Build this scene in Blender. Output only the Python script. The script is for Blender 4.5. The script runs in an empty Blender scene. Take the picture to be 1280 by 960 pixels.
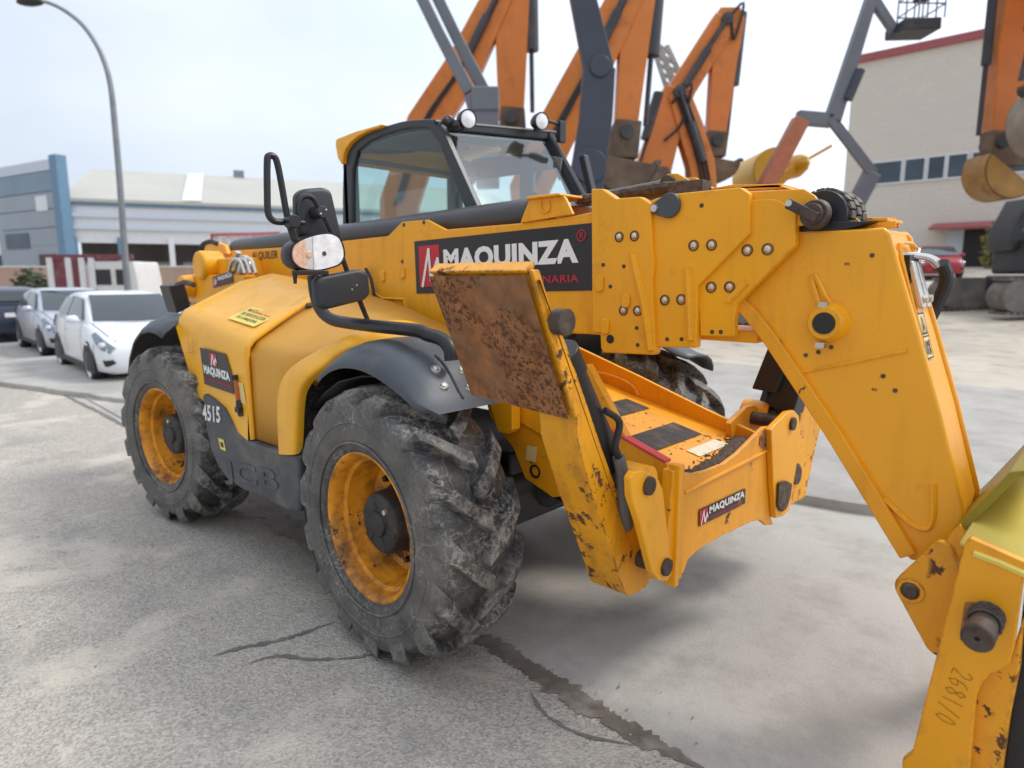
import bpy, bmesh, math, random
from mathutils import Vector, Matrix
random.seed(7)
S = bpy.context.scene
C = S.collection
PI = math.pi
rad = math.radians

# ------------------------------------------------------------------ camera
cd = bpy.data.cameras.new('camera'); cam = bpy.data.objects.new('camera', cd); C.objects.link(cam); S.camera = cam
YAW, PIT, ROL = 2.3227, -0.1631, -0.001
Fv = Vector((math.cos(PIT)*math.cos(YAW), math.cos(PIT)*math.sin(YAW), math.sin(PIT)))
Rv = Fv.cross(Vector((0,0,1))).normalized(); Uv = Rv.cross(Fv)
R2 = Rv*math.cos(ROL)+Uv*math.sin(ROL); U2 = Uv*math.cos(ROL)-Rv*math.sin(ROL)
mw = Matrix((R2, U2, -Fv)).transposed().to_4x4(); mw.translation = (2.348, -2.748, 1.728)
cam.matrix_world = mw
cd.sensor_width = 36; cd.lens = 22.96; cd.clip_start = .05; cd.clip_end = 3000
cd.dof.use_dof = True; cd.dof.focus_distance = 2.75; cd.dof.aperture_fstop = 1.65
S.view_settings.view_transform = 'Standard'; S.view_settings.look = 'None'
S.view_settings.exposure = 0.48; S.view_settings.gamma = 1
S.render.resolution_x = 1024; S.render.resolution_y = 768

# ------------------------------------------------------------------ sky and sun
SUN_EL, SUN_AZ = rad(50), rad(60)          # azimuth measured from +x towards +y
W = bpy.data.worlds.new('World'); S.world = W; W.use_nodes = True
nt = W.node_tree; nt.nodes.clear()
def wn(t, **k):
    n = nt.nodes.new(t)
    for a, b in k.items(): setattr(n, a, b)
    return n
out = wn('ShaderNodeOutputWorld'); bg = wn('ShaderNodeBackground'); bg.inputs[1].default_value = 0.1
sky = wn('ShaderNodeTexSky', sky_type='NISHITA', sun_disc=False, sun_elevation=SUN_EL, sun_rotation=rad(90)-SUN_AZ)
tc = wn('ShaderNodeTexCoord')
nz = wn('ShaderNodeTexNoise'); nz.inputs['Scale'].default_value = 2.2; nz.inputs['Detail'].default_value = 6
mp = wn('ShaderNodeMapping'); mp.inputs['Scale'].default_value = (1, 1, 2.6)
nt.links.new(tc.outputs['Generated'], mp.inputs[0]); nt.links.new(mp.outputs[0], nz.inputs['Vector'])
cr = wn('ShaderNodeValToRGB')
cr.color_ramp.elements[0].position = .36; cr.color_ramp.elements[0].color = (5.5, 6.1, 7.1, 1)
cr.color_ramp.elements[1].position = .72; cr.color_ramp.elements[1].color = (6.9, 7.4, 8.15, 1)
nt.links.new(nz.outputs['Fac'], cr.inputs[0])
# overcast brightens broadly towards the hidden sun
dt = wn('ShaderNodeVectorMath', operation='DOT_PRODUCT'); dt.inputs[1].default_value = (math.cos(SUN_EL)*math.cos(SUN_AZ), math.cos(SUN_EL)*math.sin(SUN_AZ), math.sin(SUN_EL))
nt.links.new(tc.outputs['Generated'], dt.inputs[0])
mr = wn('ShaderNodeMapRange'); mr.inputs[1].default_value = -.7; mr.inputs[2].default_value = .9; mr.inputs[3].default_value = .50; mr.inputs[4].default_value = 1.68
nt.links.new(dt.outputs['Value'], mr.inputs[0])
sc_ = wn('ShaderNodeVectorMath', operation='SCALE'); nt.links.new(cr.outputs[0], sc_.inputs[0]); nt.links.new(mr.outputs[0], sc_.inputs['Scale'])
mx = wn('ShaderNodeMix', data_type='RGBA'); mx.inputs[0].default_value = .88
nt.links.new(sky.outputs[0], mx.inputs[6]); nt.links.new(sc_.outputs[0], mx.inputs[7])
nt.links.new(mx.outputs[2], bg.inputs[0]); nt.links.new(bg.outputs[0], out.inputs[0])
sl = bpy.data.lights.new('sun', 'SUN'); so = bpy.data.objects.new('sun', sl); C.objects.link(so)
sl.energy = 1.5; sl.angle = rad(14); sl.color = (1, .96, .9)
so.rotation_euler = Vector((-math.cos(SUN_EL)*math.cos(SUN_AZ), -math.cos(SUN_EL)*math.sin(SUN_AZ), -math.sin(SUN_EL))).to_track_quat('-Z', 'Y').to_euler()

# ------------------------------------------------------------------ materials
class NB:
    def __init__(s, name):
        s.m = bpy.data.materials.new(name); s.m.use_nodes = True; s.t = s.m.node_tree
        s.b = s.t.nodes['Principled BSDF']; s.tc = s.t.nodes.new('ShaderNodeTexCoord')
    def n(s, t, **k):
        x = s.t.nodes.new(t)
        for a, b in k.items(): setattr(x, a, b)
        return x
    def l(s, a, b): s.t.links.new(a, b)
    def noise(s, sc, det=4, rough=.55, dist=0, vec=None):
        x = s.n('ShaderNodeTexNoise'); x.inputs['Scale'].default_value = sc; x.inputs['Detail'].default_value = det
        x.inputs['Roughness'].default_value = rough; x.inputs['Distortion'].default_value = dist
        s.l(vec or s.tc.outputs['Object'], x.inputs['Vector']); return x.outputs['Fac']
    def vor(s, sc, feat='F1', vec=None, rnd=1):
        x = s.n('ShaderNodeTexVoronoi', feature=feat); x.inputs['Scale'].default_value = sc
        x.inputs['Randomness'].default_value = rnd
        s.l(vec or s.tc.outputs['Object'], x.inputs['Vector']); return x
    def rng(s, v, a, b, c=0, d=1):
        x = s.n('ShaderNodeMapRange'); s.l(v, x.inputs[0])
        for i, q in enumerate((a, b, c, d)): x.inputs[i+1].default_value = q
        return x.outputs[0]
    def math(s, op, a, b=None):
        x = s.n('ShaderNodeMath', operation=op)
        for i, q in enumerate((a, b)):
            if q is None: continue
            if isinstance(q, (int, float)): x.inputs[i].default_value = q
            else: s.l(q, x.inputs[i])
        return x.outputs[0]
    def mix(s, f, a, b):
        x = s.n('ShaderNodeMix', data_type='RGBA')
        for i, q in ((0, f), (6, a), (7, b)):
            if isinstance(q, (int, float)): x.inputs[i].default_value = q
            elif isinstance(q, tuple): x.inputs[i].default_value = (*q, 1) if len(q) == 3 else q
            else: s.l(q, x.inputs[i])
        return x.outputs[2]
    def bump(s, h, st, d=.01):
        x = s.n('ShaderNodeBump'); x.inputs['Strength'].default_value = st; x.inputs['Distance'].default_value = d
        s.l(h, x.inputs['Height']); s.l(x.outputs[0], s.b.inputs['Normal'])
def setv(b, k, v):
    if k in b.inputs: b.inputs[k].default_value = v
def mat(name, col, rough=.5, metal=0, var=.12, vs=4, dirt=None, chips=None, bump=0, bs=150, coat=0, spec=.5, streak=None, edge=None):
    k = NB(name); b = k.b
    a = tuple(max(0, c*(1-var)) for c in col); c_ = tuple(min(1, c*(1+var)) for c in col)
    o = k.mix(k.rng(k.noise(vs, 5), .3, .7), a, c_)
    rsock = None
    if dirt:                                   # (colour, scale, threshold, amount)
        dc, ds, dth, da = dirt
        f = k.math('MULTIPLY', k.rng(k.noise(ds, 8, .65), dth, dth+.22), da)
        o = k.mix(f, o, dc); rsock = f
    if streak:                                 # run-down grime: (colour, amount)
        mp = k.n('ShaderNodeMapping'); mp.inputs['Scale'].default_value = (9, 9, 1.1); k.l(k.tc.outputs['Object'], mp.inputs[0])
        f = k.math('MULTIPLY', k.math('MULTIPLY', k.rng(k.noise(1.6, 7, .65, vec=mp.outputs[0]), .50, .74), k.rng(k.noise(1.7, 4), .40, .62)), streak[1])
        o = k.mix(f, o, streak[0])
        f = k.math('MULTIPLY', k.rng(k.noise(130, 3, .6), .66, .72), k.rng(k.noise(3.3, 4), .5, .6))
        o = k.mix(k.math('MULTIPLY', f, .55), o, (.16,.08,.03))
    if edge:                                   # paint worn off along edges: (colour, radius, amount)
        bv = k.n('ShaderNodeBevel'); bv.samples = 4; bv.inputs[0].default_value = edge[1]
        ge = k.n('ShaderNodeNewGeometry'); dp = k.n('ShaderNodeVectorMath', operation='DOT_PRODUCT')
        k.l(bv.outputs[0], dp.inputs[0]); k.l(ge.outputs['Normal'], dp.inputs[1])
        f = k.math('MULTIPLY', k.rng(dp.outputs['Value'], .985, .90), k.rng(k.noise(20, 7, .75), .49, .55))
        o = k.mix(k.math('MULTIPLY', f, edge[2]), o, edge[0])
    if chips:                                  # (colour, scale, threshold, mask scale, mask threshold)
        cc, cs, cth, ms, mth = chips
        f = k.math('MULTIPLY', k.rng(k.noise(cs, 9, .7), cth, cth+.025), k.rng(k.noise(ms, 3), mth, mth+.04))
        o = k.mix(f, o, k.mix(k.noise(60, 4), cc, tuple(q*.45 for q in cc)))
        r = k.mix(f, (rough,)*3, (.85,)*3); k.l(r, b.inputs['Roughness'])
    else: b.inputs['Roughness'].default_value = rough
    if rsock is not None and not chips:
        k.l(k.mix(rsock, (rough,)*3, (min(1, rough+.35),)*3), b.inputs['Roughness'])
    k.l(o, b.inputs['Base Color']); b.inputs['Metallic'].default_value = metal
    setv(b, 'Specular IOR Level', spec); setv(b, 'Coat Weight', coat*.5)
    if bump: k.bump(k.noise(bs, 3), bump, .004)
    return k.m

YEL = (.88, .385, .006)
BROWN = (.13, .056, .025)
M = {}
M['yellow'] = mat('yellow_paint', YEL, .42, var=.06, vs=2.2, dirt=((.34,.16,.03), 7, .56, .4), coat=.2, spec=.4, streak=((.36,.15,.02), .42), edge=((.30,.14,.03), .006, .7))
M['yellow_worn'] = mat('yellow_paint_worn', (.82,.345,.006), .45, var=.1, vs=3, dirt=((.22,.11,.035), 6, .52, .55), chips=((.15,.065,.028), 13, .57, 3.0, .47), streak=((.22,.09,.02), .6), edge=(BROWN, .014, 1))
M['yellow_chip'] = mat('yellow_paint_chipped', (.84,.35,.005), .44, var=.08, vs=3, dirt=((.25,.13,.05), 7, .55, .45), chips=(BROWN, 13, .60, 2.6, .52), streak=((.25,.10,.02), .5), edge=(BROWN, .008, 1))
M['yellow_nose'] = mat('yellow_paint_nose', (.87,.375,.006), .42, var=.07, vs=2, dirt=((.3,.16,.05), 11, .64, .4), chips=(BROWN, 30, .70, 5, .56), coat=.2, streak=((.40,.17,.02), .35), edge=((.25,.11,.03), .006, .7))
M['bonnet'] = mat('yellow_plastic', (.90,.425,.012), .38, var=.05, vs=1.6, dirt=((.42,.24,.08), 5, .52, .35), coat=.15, streak=((.42,.22,.06), .3))
M['panel'] = mat('yellow_textured_plastic', (.60,.29,.03), .55, var=.08, vs=2.5, dirt=((.25,.14,.05), 8, .6, .35), bump=.06, bs=400)
M['rust'] = mat('rusty_steel', (.29,.125,.052), .85, var=.4, vs=13, dirt=((.19,.125,.08), 4.5, .46, .7), chips=((.16,.068,.034), 55, .51, 3.2, .46), bump=1, bs=44, spec=.2, edge=((.62,.28,.03), .03, .9))
M['grey_plastic'] = mat('dark_grey_plastic', (.062,.07,.08), .48, var=.15, vs=3, dirt=((.22,.2,.17), 6, .56, .35), bump=.05, bs=500)
M['skirt'] = mat('dark_grey_dusty_plastic', (.055,.06,.068), .55, var=.2, vs=2, dirt=((.24,.21,.17), 3.5, .47, .6), bump=.05, bs=300)
M['black'] = mat('black_paint', (.014,.014,.017), .42, var=.2, vs=5, dirt=((.14,.12,.10), 12, .6, .3))
M['blackspeck'] = mat('black_paint_speckled', (.013,.013,.015), .42, var=.2, vs=5, dirt=((.34,.30,.25), 46, .64, .7))
M['mudwall'] = mat('black_panel_mud_speckled', (.02,.019,.018), .8, var=.3, vs=5, dirt=((.22,.19,.15), 55, .52, .7), bump=.3, bs=90)
M['tube'] = mat('dark_satin_tube', (.05,.048,.05), .36, var=.15, vs=3, dirt=((.2,.17,.14), 6, .6, .3))
M['hose'] = mat('black_rubber_hose', (.018,.018,.02), .6, dirt=((.2,.18,.15), 15, .58, .4))
M['greyhose'] = mat('grey_hose_sleeve', (.12,.125,.125), .55, dirt=((.25,.23,.2), 15, .55, .4))
M['steel'] = mat('bare_steel', (.55,.53,.50), .32, .9, dirt=((.18,.12,.08), 20, .58, .5))
M['zinc'] = mat('zinc_plated_steel', (.62,.60,.55), .35, .85, dirt=((.3,.26,.2), 25, .55, .5))
M['darksteel'] = mat('dark_pin_steel', (.085,.065,.055), .55, .5, var=.4, vs=20, dirt=((.16,.09,.05), 22, .5, .6), bump=.3, bs=80)
M['chain'] = mat('greasy_chain_steel', (.12,.095,.075), .5, .4, var=.4, vs=40, dirt=((.05,.035,.025), 30, .5, .6))
M['grease'] = mat('grease_and_dirt', (.09,.06,.042), .75, var=.5, vs=40, bump=.9, bs=60)
M['rim'] = mat('rusty_yellow_rim', (.82,.31,.006), .5, var=.15, vs=4, dirt=((.15,.05,.013), 5, .42, 1.0), streak=((.12,.045,.015), .6), chips=((.11,.045,.02), 9, .555, 3.2, .46))
M['hub'] = mat('black_hub', (.022,.022,.022), .5, var=.3, vs=12, dirt=((.14,.10,.07), 9, .54, .55))
M['white'] = mat('white_lettering', (.82,.82,.80), .5, var=.03)
M['whiteworn'] = mat('white_lettering_worn', (.80,.79,.76), .5, var=.05, chips=((.02,.02,.02), 60, .57, 14, .45))
M['red'] = mat('red_print', (.55,.012,.03), .45, var=.05)
M['decal'] = mat('black_sticker', (.022,.02,.021), .4, var=.15, vs=9, dirt=((.18,.15,.12), 20, .66, .35))
M['decalworn'] = mat('worn_black_sticker', (.02,.018,.019), .4, var=.2, vs=9, chips=(YEL, 26, .57, 6, .52))
M['ink'] = mat('dark_ink', (.02,.012,.012), .6, var=.1)
M['label'] = mat('yellow_label', (.80,.62,.12), .5, var=.05, dirt=((.4,.3,.1), 14, .6, .3))
M['palelabel'] = mat('pale_label', (.74,.58,.25), .5, var=.06)
M['marker'] = mat('brown_marker_ink', (.10,.035,.012), .6, var=.2)
M['redpaint'] = mat('faded_red_stripe', (.62,.06,.06), .55, var=.15, dirt=((.5,.25,.12), 14, .55, .4))
M['patch'] = mat('black_grip_tape', (.045,.04,.036), .85, var=.4, vs=14, dirt=((.28,.19,.09), 9, .52, .55), bump=.3, bs=250)
M['pale'] = mat('pale_paint_scrape', (.72,.66,.48), .6, var=.1, dirt=((.5,.28,.08), 12, .5, .7))
M['fluo_shaded'] = mat('yellow_green_paint_shaded', (.25,.19,.006), .45, var=.08, dirt=((.3,.22,.05), 8, .6, .4))  # yellow-green darkened to olive: the back plate's shade is put into the colour
M['mud'] = mat('dried_mud', (.085,.058,.04), .95, var=.5, vs=30, bump=1, bs=70)
M['orange'] = mat('orange_lever', (.45,.09,.02), .5)
M['seat'] = mat('black_seat_cloth', (.02,.02,.022), .85)
M['interior'] = mat('grey_cab_trim', (.19,.185,.17), .75, var=.1)
M['lens'] = mat('lamp_reflector', (.86,.87,.89), .12, .0, var=.22, vs=18, bump=.5, bs=22, coat=1)
M['amber'] = mat('amber_lens', (.80,.50,.34), .2, .1, var=.25, vs=40, bump=.4, bs=90)
M['lampglass'] = mat('lamp_surround', (.72,.72,.70), .25, .3, var=.15)
def tyre_mat(name, amt, th):
    k = NB(name); b = k.b
    wv = k.n('ShaderNodeVectorMath', operation='ADD'); nn = k.n('ShaderNodeTexNoise'); nn.inputs['Scale'].default_value = 6; nn.inputs['Detail'].default_value = 5
    k.l(k.tc.outputs['Object'], nn.inputs['Vector'])
    sc = k.n('ShaderNodeVectorMath', operation='SCALE'); sc.inputs['Scale'].default_value = .34
    k.l(nn.outputs['Color'], sc.inputs[0]); k.l(k.tc.outputs['Object'], wv.inputs[0]); k.l(sc.outputs[0], wv.inputs[1])
    v = k.vor(8.5, 'DISTANCE_TO_EDGE', wv.outputs[0]).outputs['Distance']
    veins = k.rng(v, .0, .045, 1, 0)
    patch = k.rng(k.noise(4.0, 7, .68), .47, .64)
    fine = k.rng(k.noise(46, 7, .78), .49, .60)
    pt = k.n('ShaderNodeNewGeometry').outputs['Pointiness']
    edge = k.math('MULTIPLY', k.rng(pt, .515, .58), k.rng(k.noise(14, 6, .75), .44, .58))
    f = k.math('ADD', k.math('MULTIPLY', veins, k.math('ADD', k.math('MULTIPLY', patch, .95), .24)), k.math('MULTIPLY', fine, k.math('ADD', k.math('MULTIPLY', patch, .9), .10)))
    f = k.math('ADD', f, k.rng(k.noise(3, 5, .6), .3, .7, .0, .15))
    f = k.math('ADD', f, k.math('MULTIPLY', edge, .55))
    xyz = k.n('ShaderNodeSeparateXYZ'); k.l(k.tc.outputs['Object'], xyz.inputs[0])
    side = k.rng(k.math('ABSOLUTE', xyz.outputs['Y']), .194, .212)
    smooth_dust = k.rng(k.noise(5, 6, .6), .3, .75, .02, .42)
    f = k.math('ADD', k.math('MULTIPLY', f, k.rng(side, 0, 1, 1, .45)), k.math('MULTIPLY', side, smooth_dust))
    f = k.math('MINIMUM', k.math('MULTIPLY', f, amt), .9)
    base = k.mix(k.noise(9, 4), (.010,.011,.014), (.020,.021,.025))
    base = k.mix(k.math('MULTIPLY', k.rng(k.noise(2.2, 4), .5, .72), th), base, (.10,.08,.06))
    k.l(k.mix(f, base, k.mix(k.noise(20, 3), (.45,.42,.37), (.23,.21,.175))), b.inputs['Base Color'])
    k.l(k.mix(f, (.40,)*3, (.9,)*3), b.inputs['Roughness'])
    k.bump(k.math('ADD', k.noise(70, 5, .7), f), .45, .006)
    return k.m
M['tyre'] = tyre_mat('muddy_tyre_rubber', 1.0, .5)
M['cartyre'] = mat('car_tyre_rubber', (.02,.02,.022), .7)
def glass_mat(name, tint, refl=.12, ro=.03):
    k = NB(name); t = k.t; t.nodes.remove(k.b)
    tr = k.n('ShaderNodeBsdfTransparent'); tr.inputs[0].default_value = (*tint, 1)
    gl = k.n('ShaderNodeBsdfGlossy'); gl.inputs['Roughness'].default_value = ro; gl.inputs[0].default_value = (.95,.97,1,1)
    fr = k.n('ShaderNodeLayerWeight'); fr.inputs[0].default_value = .5
    f = k.math('ADD', k.math('MULTIPLY', k.math('POWER', fr.outputs['Facing'], 3.5), .8), refl)
    mx = k.n('ShaderNodeMixShader'); k.l(f, mx.inputs[0]); k.l(tr.outputs[0], mx.inputs[1]); k.l(gl.outputs[0], mx.inputs[2])
    k.l(mx.outputs[0], t.nodes['Material Output'].inputs[0]); return k.m
M['glass'] = glass_mat('tinted_cab_glass', (.66,.80,.78), .07)
M['carglass'] = mat('car_window_glass', (.035,.045,.05), .06, 0, var=.1, coat=.5)
M['winglass'] = mat('building_window_glass', (.06,.085,.11), .1, 0, var=.3, vs=.4)

# ------------------------------------------------------------------ mesh builder
class MB:
    def __init__(s): s.v = []; s.f = []; s.mi = []
    def add(s, v, f, mi=0):
        n = len(s.v); s.v += [tuple(q) for q in v]; s.f += [tuple(i+n for i in q) for q in f]; s.mi += [mi]*len(f); return s
    def box(s, c, d, rz=0, rot=None, mi=0):
        R = rot or Matrix.Rotation(rz, 3, 'Z'); c = Vector(c)
        v = [c+R@Vector((x*d[0]/2, y*d[1]/2, z*d[2]/2)) for x in (-1,1) for y in (-1,1) for z in (-1,1)]
        return s.add(v, [(0,1,3,2),(4,6,7,5),(0,4,5,1),(2,3,7,6),(0,2,6,4),(1,5,7,3)], mi)
    def prism(s, poly, ax, a, b, mi=0):
        def p3(q, t): return {'x': (t, q[0], q[1]), 'y': (q[0], t, q[1]), 'z': (q[0], q[1], t)}[ax]
        n = len(poly); v = [p3(q, a) for q in poly]+[p3(q, b) for q in poly]
        f = [tuple(range(n)), tuple(range(2*n-1, n-1, -1))]+[(i, i+n, (i+1) % n+n, (i+1) % n) for i in range(n)]
        return s.add(v, f, mi)
    def loft(s, rings, closed=True, caps=True, mi=0):
        n = len(rings[0]); v = [q for r in rings for q in r]; f = []
        for i in range(len(rings)-1):
            for j in range(n if closed else n-1):
                k = (j+1) % n; f.append((i*n+j, i*n+k, (i+1)*n+k, (i+1)*n+j))
        if caps and closed: f += [tuple(range(n))[::-1], tuple(range((len(rings)-1)*n, len(rings)*n))]
        return s.add(v, f, mi)
    def tube(s, pts, r, n=10, closed=False, mi=0):
        pts = [Vector(p) for p in pts]; m = len(pts); rr = r if isinstance(r, (list, tuple)) else [r]*m
        rings = []; up = None
        for i, p in enumerate(pts):
            if closed: t = (pts[(i+1) % m]-pts[i-1]).normalized()
            else: t = (pts[min(i+1, m-1)]-pts[max(i-1, 0)]).normalized()
            if up is None: up = t.orthogonal().normalized()
            up = (up-t*up.dot(t)).normalized(); w = t.cross(up)
            rings.append([p+(up*math.cos(2*PI*j/n)+w*math.sin(2*PI*j/n))*rr[i] for j in range(n)])
        if closed: rings.append(rings[0])
        return s.loft(rings, caps=not closed, mi=mi)
    def cyl(s, p0, p1, r0, r1=None, n=24, mi=0): return s.tube([p0, p1], [r0, r0 if r1 is None else r1], n, mi=mi)
    def lathe(s, prof, o, axis, n=48, a0=0, a1=2*PI, mi=0):      # prof: (distance along axis, radius)
        ax = Vector(axis).normalized(); u = ax.orthogonal().normalized(); w = ax.cross(u); o = Vector(o)
        full = abs(a1-a0-2*PI) < 1e-6; m = n if full else n+1
        rings = [[o+ax*t+(u*math.cos(a0+(a1-a0)*j/n)+w*math.sin(a0+(a1-a0)*j/n))*max(r, 1e-4) for j in range(m)] for t, r in prof]
        return s.loft(rings, closed=full, caps=False, mi=mi)
    def ball(s, c, r, n=12, mi=0):
        r = (r, r, r) if isinstance(r, (int, float)) else r
        rings = []
        for i in range(1, n//2):
            a = PI*i/(n//2); rings.append([(c[0]+r[0]*math.sin(a)*math.cos(2*PI*j/n), c[1]+r[1]*math.sin(a)*math.sin(2*PI*j/n), c[2]+r[2]*math.cos(a)) for j in range(n)])
        return s.loft(rings, mi=mi)
    def build(s, name, m, parent=None, bev=0, seg=2, smooth=True, solid=0, sub=0, ang=30):
        me = bpy.data.meshes.new(name); me.from_pydata(s.v, [], s.f)
        ms = m if isinstance(m, list) else [m]
        for q in ms: me.materials.append(M[q] if isinstance(q, str) else q)
        if len(ms) > 1: me.polygons.foreach_set('material_index', s.mi)
        bm = bmesh.new(); bm.from_mesh(me); bmesh.ops.recalc_face_normals(bm, faces=bm.faces)
        if smooth:
            ca = math.cos(rad(ang))
            for f in bm.faces: f.smooth = True
            for e in bm.edges:
                if len(e.link_faces) == 2 and e.link_faces[0].normal.dot(e.link_faces[1].normal) < ca: e.smooth = False
        bm.to_mesh(me); bm.free()
        o = bpy.data.objects.new(name, me); C.objects.link(o)
        if parent: o.parent = parent
        if solid:
            d = o.modifiers.new('solid', 'SOLIDIFY'); d.thickness = solid; d.offset = -1
        if bev:
            d = o.modifiers.new('bevel', 'BEVEL'); d.width = bev; d.segments = seg; d.limit_method = 'ANGLE'; d.angle_limit = rad(32); d.harden_normals = True
        if sub:
            d = o.modifiers.new('sub', 'SUBSURF'); d.levels = sub; d.render_levels = sub
        return o
def thing(name, label, cat, loc=(0,0,0), rz=0, group=None):
    o = bpy.data.objects.new(name, None); C.objects.link(o); o.location = loc; o.rotation_euler = (0,0,rz); o.empty_display_size = .3
    return tag(o, label, cat, group)
def tag(o, label, cat, group=None):
    o['label'] = label; o['category'] = cat
    if group: o['group'] = group
    return o
def struct(o, kind='structure'): o['kind'] = kind; return o
_fonts = {}
def text_geo(txt, bold=0):
    key = (txt, bold)
    if key not in _fonts:
        cu = bpy.data.curves.new('t', 'FONT'); cu.body = txt; cu.offset = bold; cu.resolution_u = 3; cu.space_character = 1.06 if bold else 1.02
        o = bpy.data.objects.new('t', cu); C.objects.link(o); bpy.context.view_layer.update()
        me = bpy.data.meshes.new_from_object(o.evaluated_get(bpy.context.evaluated_depsgraph_get()))
        v = [(q.co.x, q.co.y) for q in me.vertices]; f = [tuple(p.vertices) for p in me.polygons]
        bpy.data.objects.remove(o); bpy.data.curves.remove(cu); bpy.data.meshes.remove(me)
        x0 = min(q[0] for q in v); x1 = max(q[0] for q in v); y0 = min(q[1] for q in v); y1 = max(q[1] for q in v)
        _fonts[key] = ([((a-x0)/(x1-x0), (b-y0)/(y1-y0)) for a, b in v], f)
    return _fonts[key]
def lettering(name, txt, m, parent, O, U, V, lift=.0015, bold=.02, slant=0):
    O, U, V = Vector(O), Vector(U), Vector(V); N = U.cross(V).normalized()*lift
    v, f = text_geo(txt, bold)
    return MB().add([O+U*(a+slant*b)+V*b+N for a, b in v], f).build(name, m, parent, smooth=False)
def flat(name, pts, m, parent, O, U, V, lift=.001):
    O, U, V = Vector(O), Vector(U), Vector(V); N = U.cross(V).normalized()*lift
    return MB().add([O+U*a+V*b+N for a, b in pts], [tuple(range(len(pts)))]).build(name, m, parent, smooth=False)
def strokes(name, lines, w, m, parent, O, U, V, lift=.0018):     # pen strokes as flat ribbons in the (U, V) frame
    O, U, V = Vector(O), Vector(U), Vector(V); N = U.cross(V).normalized()*lift; b = MB(); asp = V.length/U.length
    for ln in lines:
        for i in range(len(ln)-1):
            (x0, y0), (x1, y1) = ln[i][:2], ln[i+1][:2]
            dx, dy = x1-x0, (y1-y0)*asp; L = math.hypot(dx, dy) or 1; ex, ey = -dy/L*w/2, dx/L*w/2/asp
            kx, ky = dx/L*w*.35, dy/L*w*.35/asp
            q = [(x0-kx+ex, y0-ky+ey), (x0-kx-ex, y0-ky-ey), (x1+kx-ex, y1+ky-ey), (x1+kx+ex, y1+ky+ey)]
            b.add([O+U*a+V*c+N*(1+.07*i) for a, c in q], [(0,1,2,3)])
    return b.build(name, m, parent, smooth=False)
def brand(parent, quad, logo, word, sub, m='decal', wm='white', cut=None):
    """sticker: quad = (origin bottom-left, U, V); logo, word, sub = boxes (u0, v0, u1, v1) in the sticker"""
    O, U, V = (Vector(q) for q in quad)
    d = flat('decal', cut or [(0,0),(1,0),(1,1),(0,1)], m, parent, O, U, V, .002)
    def fr(b): return O+U*b[0]+V*b[1], U*(b[2]-b[0]), V*(b[3]-b[1])
    o, u, v = fr(logo)
    flat('logo', [(0,0),(1,0),(1,1),(0,1)], 'red', d, o, u, v, .0035)
    strokes('logo_mark', [[(.14,.02),(.50,.90),(.56,.16),(.92,.66)], [(.66,.06),(.92,.66),(1.0,.34)]], .105, wm, d, o, u, v, .0055)
    o, u, v = fr(word); lettering('lettering', 'MAQUINZA', wm, d, o, u, v, .004, .052)
    if sub: o, u, v = fr(sub[1]); lettering('lettering', sub[0], 'red', d, o, u, v, .004, .012)
    return d
def sstep(a, b, x):
    t = max(0, min(1, (x-a)/(b-a))); return t*t*(3-2*t)
def arc(cx, cy, r, a0, a1, n): return [(cx+r*math.cos(rad(a0+(a1-a0)*i/n)), cy+r*math.sin(rad(a0+(a1-a0)*i/n))) for i in range(n+1)]
def smooth_path(pts, n=6):
    """Catmull-Rom through the points"""
    P = [Vector(p) for p in pts]; P = [P[0]*2-P[1]]+P+[P[-1]*2-P[-2]]; o = []
    for i in range(1, len(P)-2):
        for j in range(n):
            t = j/n; a, b, c, d = P[i-1:i+3]
            o.append(.5*((2*b)+(c-a)*t+(2*a-5*b+4*c-d)*t*t+(3*b-a-3*c+d)*t**3))
    return o+[P[-2]]
def rbox2(w, h, r, n=5):
    o = []
    for cx, cy, a in ((w/2-r, h/2-r, 0), (-w/2+r, h/2-r, 90), (-w/2+r, -h/2+r, 180), (w/2-r, -h/2+r, 270)): o += arc(cx, cy, r, a, a+90, n)
    return o
def round_poly(pts, r=.04, n=4):
    o = []; m = len(pts)
    for i in range(m):
        p, a, b = Vector(pts[i]), Vector(pts[i-1]), Vector(pts[(i+1) % m])
        da, db = a-p, b-p; k = min(r, da.length*.45, db.length*.45); A = p+da.normalized()*k; B = p+db.normalized()*k
        for j in range(n+1):
            t = j/n; q = A*(1-t)**2+p*2*t*(1-t)+B*t*t; o.append(tuple(q))
    return o
# ================================================================== telehandler
T = thing('telehandler', 'big yellow telehandler with its boom lowered and rusty stabiliser foot raised', 'telehandler', (0,0,0))
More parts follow.
